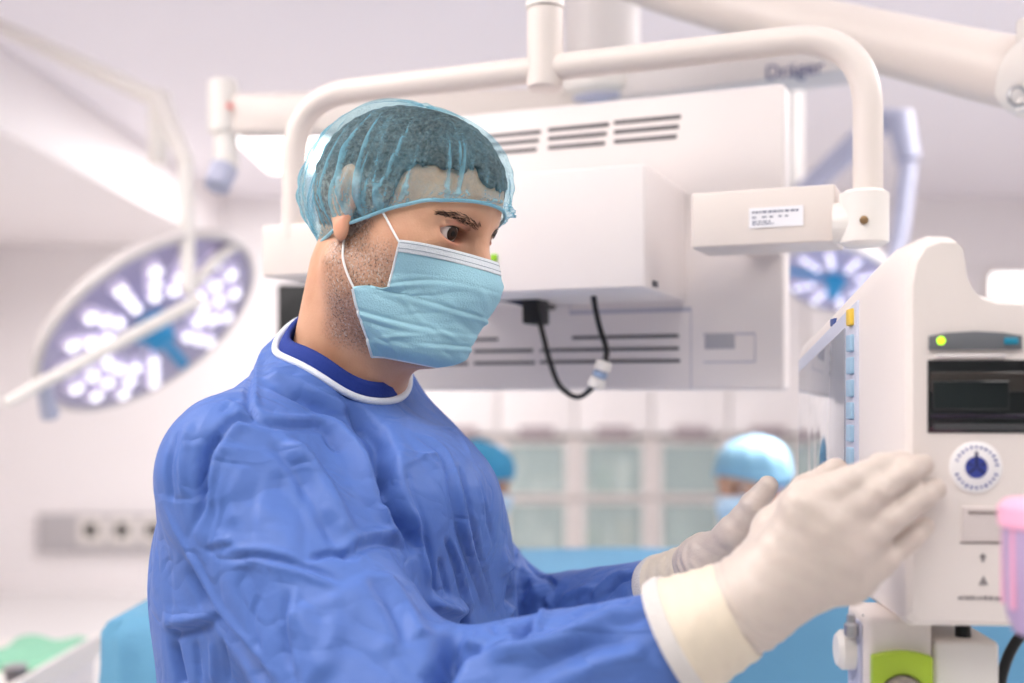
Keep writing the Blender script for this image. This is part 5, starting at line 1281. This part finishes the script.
# socket rail
k = YB / FPX
def rx(px): return (px - 512) * k
def rz(py): return CZ + (HOR - py) * k
RL = empty('socket_rail', (rx(101), YB, rz(552)), 'grey wall rail with three black round sockets in white plates', 'socket rail')
box('rail', (rx(40), YB - 0.05, rz(552)), (rx(196), YB - 0.001, rz(514)), mat('rail_grey', (186, 182, 184), 0.5, var=0.03), RL, bevel=0.01)
for px in (94, 125, 156, 187):
    pt = box('socket_plate', (rx(px - 13), YB - 0.062, rz(543)), (rx(px + 13), YB - 0.048, rz(517)), M_WHITE, RL, bevel=0.006)
    lathe('socket', [(0.05, 0), (0.05, 0.004), (0.02, 0.005)], M_BLACK, pt, Matrix.Translation((rx(px), YB - 0.0615, rz(529))) @ Matrix.Rotation(math.pi / 2, 4, 'X'), 20)

# ------------------------------------------------------------------ draped tables
def drape_sheet(name, x0, x1, y0, y1, ztop, zbot, material, label, cat, seed, amp=0.012, n=150, step=None, sag=0.0):
    rnd = random.Random(seed); P_ = []
    per = []
    rad = 0.05
    corners = [(x0, y0), (x1, y0), (x1, y1), (x0, y1)]
    def ring(off, z, ph):
        out = []
        for k in range(n):
            t = k / n * 4; s = int(t); f = t - s; a = np.array(corners[s]); b = np.array(corners[(s + 1) % 4]); p = a + (b - a) * f
            c = np.array([(x0 + x1) / 2, (y0 + y1) / 2]); d = p - c
            nrm = [(0, -1), (1, 0), (0, 1), (-1, 0)][s]; e = min(f, 1 - f)
            w = sum(A * math.sin(q * k / n * 2 * math.pi + o + ph * 0.3) for A, q, o in waves)
            o_ = off + w * ph
            if e < 0.08:                                     # rounded corners
                m = (c - p); m = m / np.linalg.norm(m); p = p + m * 0.03 * (1 - e / 0.08)
            out.append((p[0] + nrm[0] * o_, p[1] + nrm[1] * o_, z))
        return out
    waves = [(amp * rnd.uniform(0.3, 1), q, rnd.uniform(0, 6)) for q in (5, 9, 14, 19, 27)]
    rows = []
    for fr in (0.2, 0.6, 0.9): rows.append([((x0 + x1) / 2 + (p[0] - (x0 + x1) / 2) * fr, (y0 + y1) / 2 + (p[1] - (y0 + y1) / 2) * fr, ztop + 0.004 * math.sin(p[0] * 9) - sag * (1 - fr)) for p in ring(0, ztop, 0)])
    for o_, dz in ((0.0, 0.0), (0.012, -0.004), (0.02, -0.016)): rows.append(ring(o_ - 0.012, ztop + dz, 0.0))
    zs = np.linspace(ztop - 0.03, zbot, 14)
    for i, z in enumerate(zs):
        ph = min(1.0, 0.15 + (ztop - z) * 2.2)
        o_ = 0.012 + (0.05 * (ztop - z))
        if step and z < step: o_ -= 0.014
        rows.append(ring(o_, z, ph))
    V_ = [p for r_ in rows for p in r_]; F_ = [(i * n + k, i * n + (k + 1) % n, (i + 1) * n + (k + 1) % n, (i + 1) * n + k) for i in range(len(rows) - 1) for k in range(n)]
    F_.append(tuple(range(n)))
    o = link(name, me_pydata(name, V_, F_), material, None, smooth=True)
    so = o.modifiers.new('thickness', 'SOLIDIFY'); so.thickness = 0.003
    return tag(o, label, cat)
M_DRAPE = cloth_material('drape_blue', (112, 168, 204), 0.1, rough=0.75, bump=0.3, bscale=60, var=0.05, vscale=6)
M_DRAPE2 = cloth_material('drape_light_blue', (104, 160, 192), 0.1, rough=0.75, bump=0.3, bscale=60, var=0.05, vscale=6)
def table_under(name, x0, x1, y0, y1, zt, label):
    r = empty(name, ((x0 + x1) / 2, (y0 + y1) / 2, 0), label, 'table')
    box('table_top', (x0 + 0.04, y0 + 0.04, zt - 0.05), (x1 - 0.04, y1 - 0.04, zt - 0.012), M_STEEL, r, bevel=0.004)
    for a in (x0 + 0.08, x1 - 0.08):
        for b in (y0 + 0.08, y1 - 0.08): tube('leg', [(a, b, 0), (a, b, zt - 0.05)], 0.018, M_STEEL, r, 12)
ZT = CZ - 157 / FPX * 2.55
drape_sheet('surgical_drape', -0.02, 1.7, 2.05, 2.60, ZT, 0.12, M_DRAPE, 'wide blue drape hanging over the operating table behind the monitor', 'drape', 3, 0.010)
table_under('operating_table', -0.02, 1.7, 2.05, 2.60, ZT, 'operating table hidden under the wide blue drape')
drape_sheet('table_cover', -0.54, -0.22, 1.50, 1.82, CZ - 226 / FPX * 1.52, 0.15, M_DRAPE2, 'light blue cover over the small table behind the surgeon', 'drape', 8, 0.014)
table_under('instrument_table', -0.54, -0.22, 1.50, 1.82, CZ - 226 / FPX * 1.52, 'small instrument table under the light blue cover')
# trolley at the lower left with folded green cloth
TZ = 0.84; tx0, tx1, ty0, ty1 = -1.62, -0.93, 2.0, 2.62
TR = empty('trolley', ((tx0 + tx1) / 2, (ty0 + ty1) / 2, 0), 'white trolley with drawers below the socket rail', 'trolley')
box('top', (tx0, ty0, TZ - 0.03), (tx1, ty1, TZ), M_WHITE, TR, bevel=0.006)
box('body', (tx0 + 0.02, ty0 + 0.02, 0.12), (tx1 - 0.02, ty1 - 0.02, TZ - 0.03), M_CAB, TR, bevel=0.004)
for z in (0.2, 0.42, 0.64):
    dw = box('drawer', (tx0 + 0.04, ty0 + 0.005, z), (tx1 - 0.04, ty0 + 0.03, z + 0.18), M_CREAM, TR, bevel=0.004); box('drawer_handle', (tx0 + 0.2, ty0 - 0.012, z + 0.12), (tx1 - 0.2, ty0 + 0.006, z + 0.14), M_HAN, dw, bevel=0.003)
box('edge_rail', (tx1 - 0.012, ty0, TZ), (tx1, ty1, TZ + 0.02), M_WHITE, TR, bevel=0.003)
for a in (tx0 + 0.08, tx1 - 0.08):
    for b in (ty0 + 0.08, ty1 - 0.08): lathe('caster', [(0.02, -0.015), (0.06, -0.013), (0.06, 0.013), (0.02, 0.015)], M_BLACK, TR, Matrix.Translation((a, b, 0.06)) @ Matrix.Rotation(math.pi / 2, 4, 'X'), 20)
M_GCL = cloth_material('green_cloth', (150, 208, 178), 0.1, rough=0.85, bump=0.3, bscale=90)
V_ = []; F_ = []
gx0, gx1, gy0, gy1 = -1.10, -0.945, 2.30, 2.56
for j in range(12):
    for i in range(14):
        u, v = i / 13, j / 11; V_.append((gx0 + (gx1 - gx0) * u + 0.01 * math.sin(v * 5), gy0 + (gy1 - gy0) * v + 0.008 * math.sin(u * 7), TZ + 0.012 + 0.006 * math.sin(u * 8 + v * 3) * math.sin(v * 6) - (0.010 if i in (0, 13) or j in (0, 11) else 0)))
F_ = grid_faces(12, 14)
o = tag(link('folded_cloth', me_pydata('folded_cloth', V_, F_), M_GCL, None, smooth=True), 'pale green folded cloth on the white trolley', 'cloth'); so = o.modifiers.new('thickness', 'SOLIDIFY'); so.thickness = 0.008; so.offset = 1
for i, (x, y, c) in enumerate(((-0.985, 2.12, (150, 120, 110)), (-0.96, 2.20, (110, 106, 112)), (-1.03, 2.10, (196, 160, 148)))):
    r = empty('instrument_cup', (x, y, TZ), ['brown', 'dark grey', 'pinkish'][i] + ' small cup on the white trolley', 'cup', 'cups on the trolley')
    lathe('cup', [(0.016, 0.0), (0.020, 0.02), (0.021, 0.034), (0.018, 0.034), (0.015, 0.006)], mat('cup_%d' % i, c, 0.4, var=0.05), r, Matrix.Translation((x, y, TZ)), 20); lathe('rim', [(0.021, 0.033), (0.0225, 0.034), (0.0225, 0.037), (0.019, 0.037)], M_STEEL, r, Matrix.Translation((x, y, TZ)), 20)
# dark monitor behind the surgeon's neck
q0, q1 = W(277, 336, 2.15), W(330, 284, 2.15)
DM = empty('dark_monitor', (q0[0] + 0.2, 2.18, 0), 'black flat monitor on a pole stand behind the surgeon\'s neck', 'monitor')
box('screen', (q0[0], 2.15, q0[2] - 0.10), (q0[0] + 0.42, 2.175, q1[2]), M_BLACK, DM, bevel=0.006); box('rear_shell', (q0[0] + 0.05, 2.174, q0[2] - 0.06), (q0[0] + 0.37, 2.21, q1[2] - 0.03), M_DGREY, DM, bevel=0.01)
tube('pole', [(q0[0] + 0.21, 2.20, 0.03), (q0[0] + 0.21, 2.20, q0[2])], 0.018, M_STEEL, DM, 16); lathe('base', [(0.2, 0), (0.2, 0.02), (0.03, 0.05)], M_LGREY, DM, Matrix.Translation((q0[0] + 0.21, 2.20, 0)), 32)

# ------------------------------------------------------------------ two more of the team, bent over the table
def team_member(label, org, psi, pitch, lean, scale, cap_rgb, seed):
    global HO, HR, HS
    ho, hr = head_frame(psi, pitch, 0.0, org)
    hw = lambda q: ho + scale * (np.asarray(q, float) @ hr)
    wh = lambda p: ((p - ho.astype(np.float32)) @ hr.T.astype(np.float32) / scale).astype(np.float32)
    f0 = np.array([math.sin(psi), -math.cos(psi), 0]); l0 = np.array([math.cos(psi), math.sin(psi), 0])
    nb = hw((-0.04, 0, -0.10)) - f0 * 0.05 - Z0 * 0.06
    root = empty('person', (nb[0] - f0[0] * lean, nb[1] - f0[1] * lean, 0), label, 'person')
    fn = lambda p: smin(head_sdf(wh(p)) * scale, smin(rcone(p, hw((-0.02, 0, -0.06)), nb, 0.052, 0.058), rcone(p, nb + l0 * 0.05 - Z0 * 0.07, nb - l0 * 0.05 - Z0 * 0.07, 0.035, 0.035), 0.02), 0.025)
    V, Q = sdf_mesh(fn, ho - 0.24, ho + 0.22, 0.005, newton=1)
    me = me_numpy('body', V, Q); skin_attrs(me, wh(V)); link('body', me, M_SKIN, root, smooth=True)
    make_head_bits(root, hw)
    Pm, _, _ = mask_points(40, 40, 0.003)
    mk = link('face_mask', me_pydata('face_mask', hw(Pm), grid_faces(40, 40)), cloth_material('mask_white_blue', (206, 226, 240), 0.15), root, smooth=True); so = mk.modifiers.new('t', 'SOLIDIFY'); so.thickness = 0.0015
    cap_shell(root, hw, cloth_material('cap_%d' % seed, cap_rgb, 0.15, var=0.08, vscale=90), seed, 90, 34)
    hip = np.array([nb[0] - f0[0] * lean, nb[1] - f0[1] * lean, 0.72])
    ch = nb - Z0 * 0.16 - f0 * lean * 0.35
    sr, sl = nb - l0 * 0.17 - Z0 * 0.07, nb + l0 * 0.17 - Z0 * 0.07
    er, el_ = sr + f0 * 0.12 - Z0 * 0.22 - l0 * 0.03, sl + f0 * 0.12 - Z0 * 0.22 + l0 * 0.03
    hr_, hl_ = er + f0 * 0.20 + Z0 * 0.02 + l0 * 0.08, el_ + f0 * 0.20 + Z0 * 0.02 - l0 * 0.08
    def gf(p):
        d = smin(rcone(p, sr, sl, 0.06, 0.06), rcone(p, nb - l0 * 0.05 - Z0 * 0.02 - f0 * 0.02, nb + l0 * 0.05 - Z0 * 0.02 - f0 * 0.02, 0.072, 0.072), 0.05); d = smin(d, rcone(p, ch - l0 * 0.08, ch + l0 * 0.08, 0.115, 0.115), 0.06)
        d = smin(d, rcone(p, hip - l0 * 0.07, hip + l0 * 0.07, 0.15, 0.15), 0.12); d = smin(d, rcone(p, hip, hip * np.array([1, 1, 0]) + Z0 * 0.25, 0.17, 0.19), 0.1)
        d = smin(d, rcone(p, sr, er, 0.06, 0.062), 0.03); d = smin(d, rcone(p, sl, el_, 0.06, 0.062), 0.03)
        d = smin(d, rcone(p, er, hr_, 0.06, 0.042), 0.02); d = smin(d, rcone(p, el_, hl_, 0.06, 0.042), 0.02)
        q = p - nb.astype(np.float32); d = smax(d, -(ln(q - _v((0, 0, 0.05))) - 0.062), 0.005)
        return np.maximum(d, 0.12 - p[:, 2])
    allp = np.array([nb, sr, sl, er, el_, hr_, hl_, hip]); V, Q = sdf_mesh(gf, np.minimum(allp.min(0) - 0.24, [9, 9, 0.1]), allp.max(0) + 0.22, 0.011, newton=1)
    V = V + (0.004 * np.sin(V[:, 0:1] * 40 + 2 * np.sin(V[:, 2:3] * 13)) * np.sin(V[:, 1:2] * 44)).astype(np.float32)
    link('surgical_gown', me_numpy('gown', V, Q), M_GOWN, root, smooth=True)
    for e_, h_, sg in ((er, hr_, 1), (el_, hl_, -1)):
        d0 = (h_ - e_) / np.linalg.norm(h_ - e_); up = np.cross(d0, l0); up /= np.linalg.norm(up)
        def hand(p):
            d = rcone(p, h_, h_ + d0 * 0.08, 0.03, 0.032)
            for k in range(4):
                b = h_ + d0 * 0.09 + l0 * (k - 1.5) * 0.019; c = b + d0 * 0.045 - Z0 * 0.015; d = smin(d, smin(rcone(p, b, c, 0.011, 0.0095), rcone(p, c, c + d0 * 0.02 - Z0 * 0.025, 0.0095, 0.008), 0.003), 0.008)
            t = h_ + d0 * 0.03 + l0 * sg * 0.03; return smin(d, rcone(p, t, t + d0 * 0.05 + l0 * sg * 0.02, 0.013, 0.009), 0.01)
        V, Q = sdf_mesh(hand, h_ - 0.2, h_ + 0.22, 0.005, newton=1); link('glove', me_numpy('glove', V, Q), M_GLOVE, root, smooth=True)
    for sg in (-1, 1):
        fp = np.array([hip[0], hip[1], 0]) + l0 * sg * 0.09
        tube('trouser_leg', [fp + Z0 * z for z in (0.6, 0.3, 0.07)], [0.08, 0.065, 0.065], mat('navy_cotton', (24, 52, 138)), root, 16)
        V, Q = sdf_mesh(lambda p: smin(rcone(p, fp - f0 * 0.06 + Z0 * 0.045, fp + f0 * 0.12 + Z0 * 0.035, 0.045, 0.036), sph(p, fp + Z0 * 0.07, 0.05), 0.03), fp - 0.25, fp + 0.25, 0.014, newton=1); V[:, 2] = np.maximum(V[:, 2], 0.001)
        link('clog', me_numpy('clog', V, Q), mat('white_clog', (225, 225, 225)), root, smooth=True)
    return root
team_member('person in white-topped cap and mask bent over the table beside the monitor', W(755, 482, 3.15), math.radians(-58), math.radians(8), 0.16, 1.05, (140, 184, 208), 31)
team_member('person in blue cap and mask half hidden behind the surgeon\'s chest', W(476, 478, 3.55), math.radians(75), math.radians(18), 0.16, 1.0, (70, 150, 190), 32)
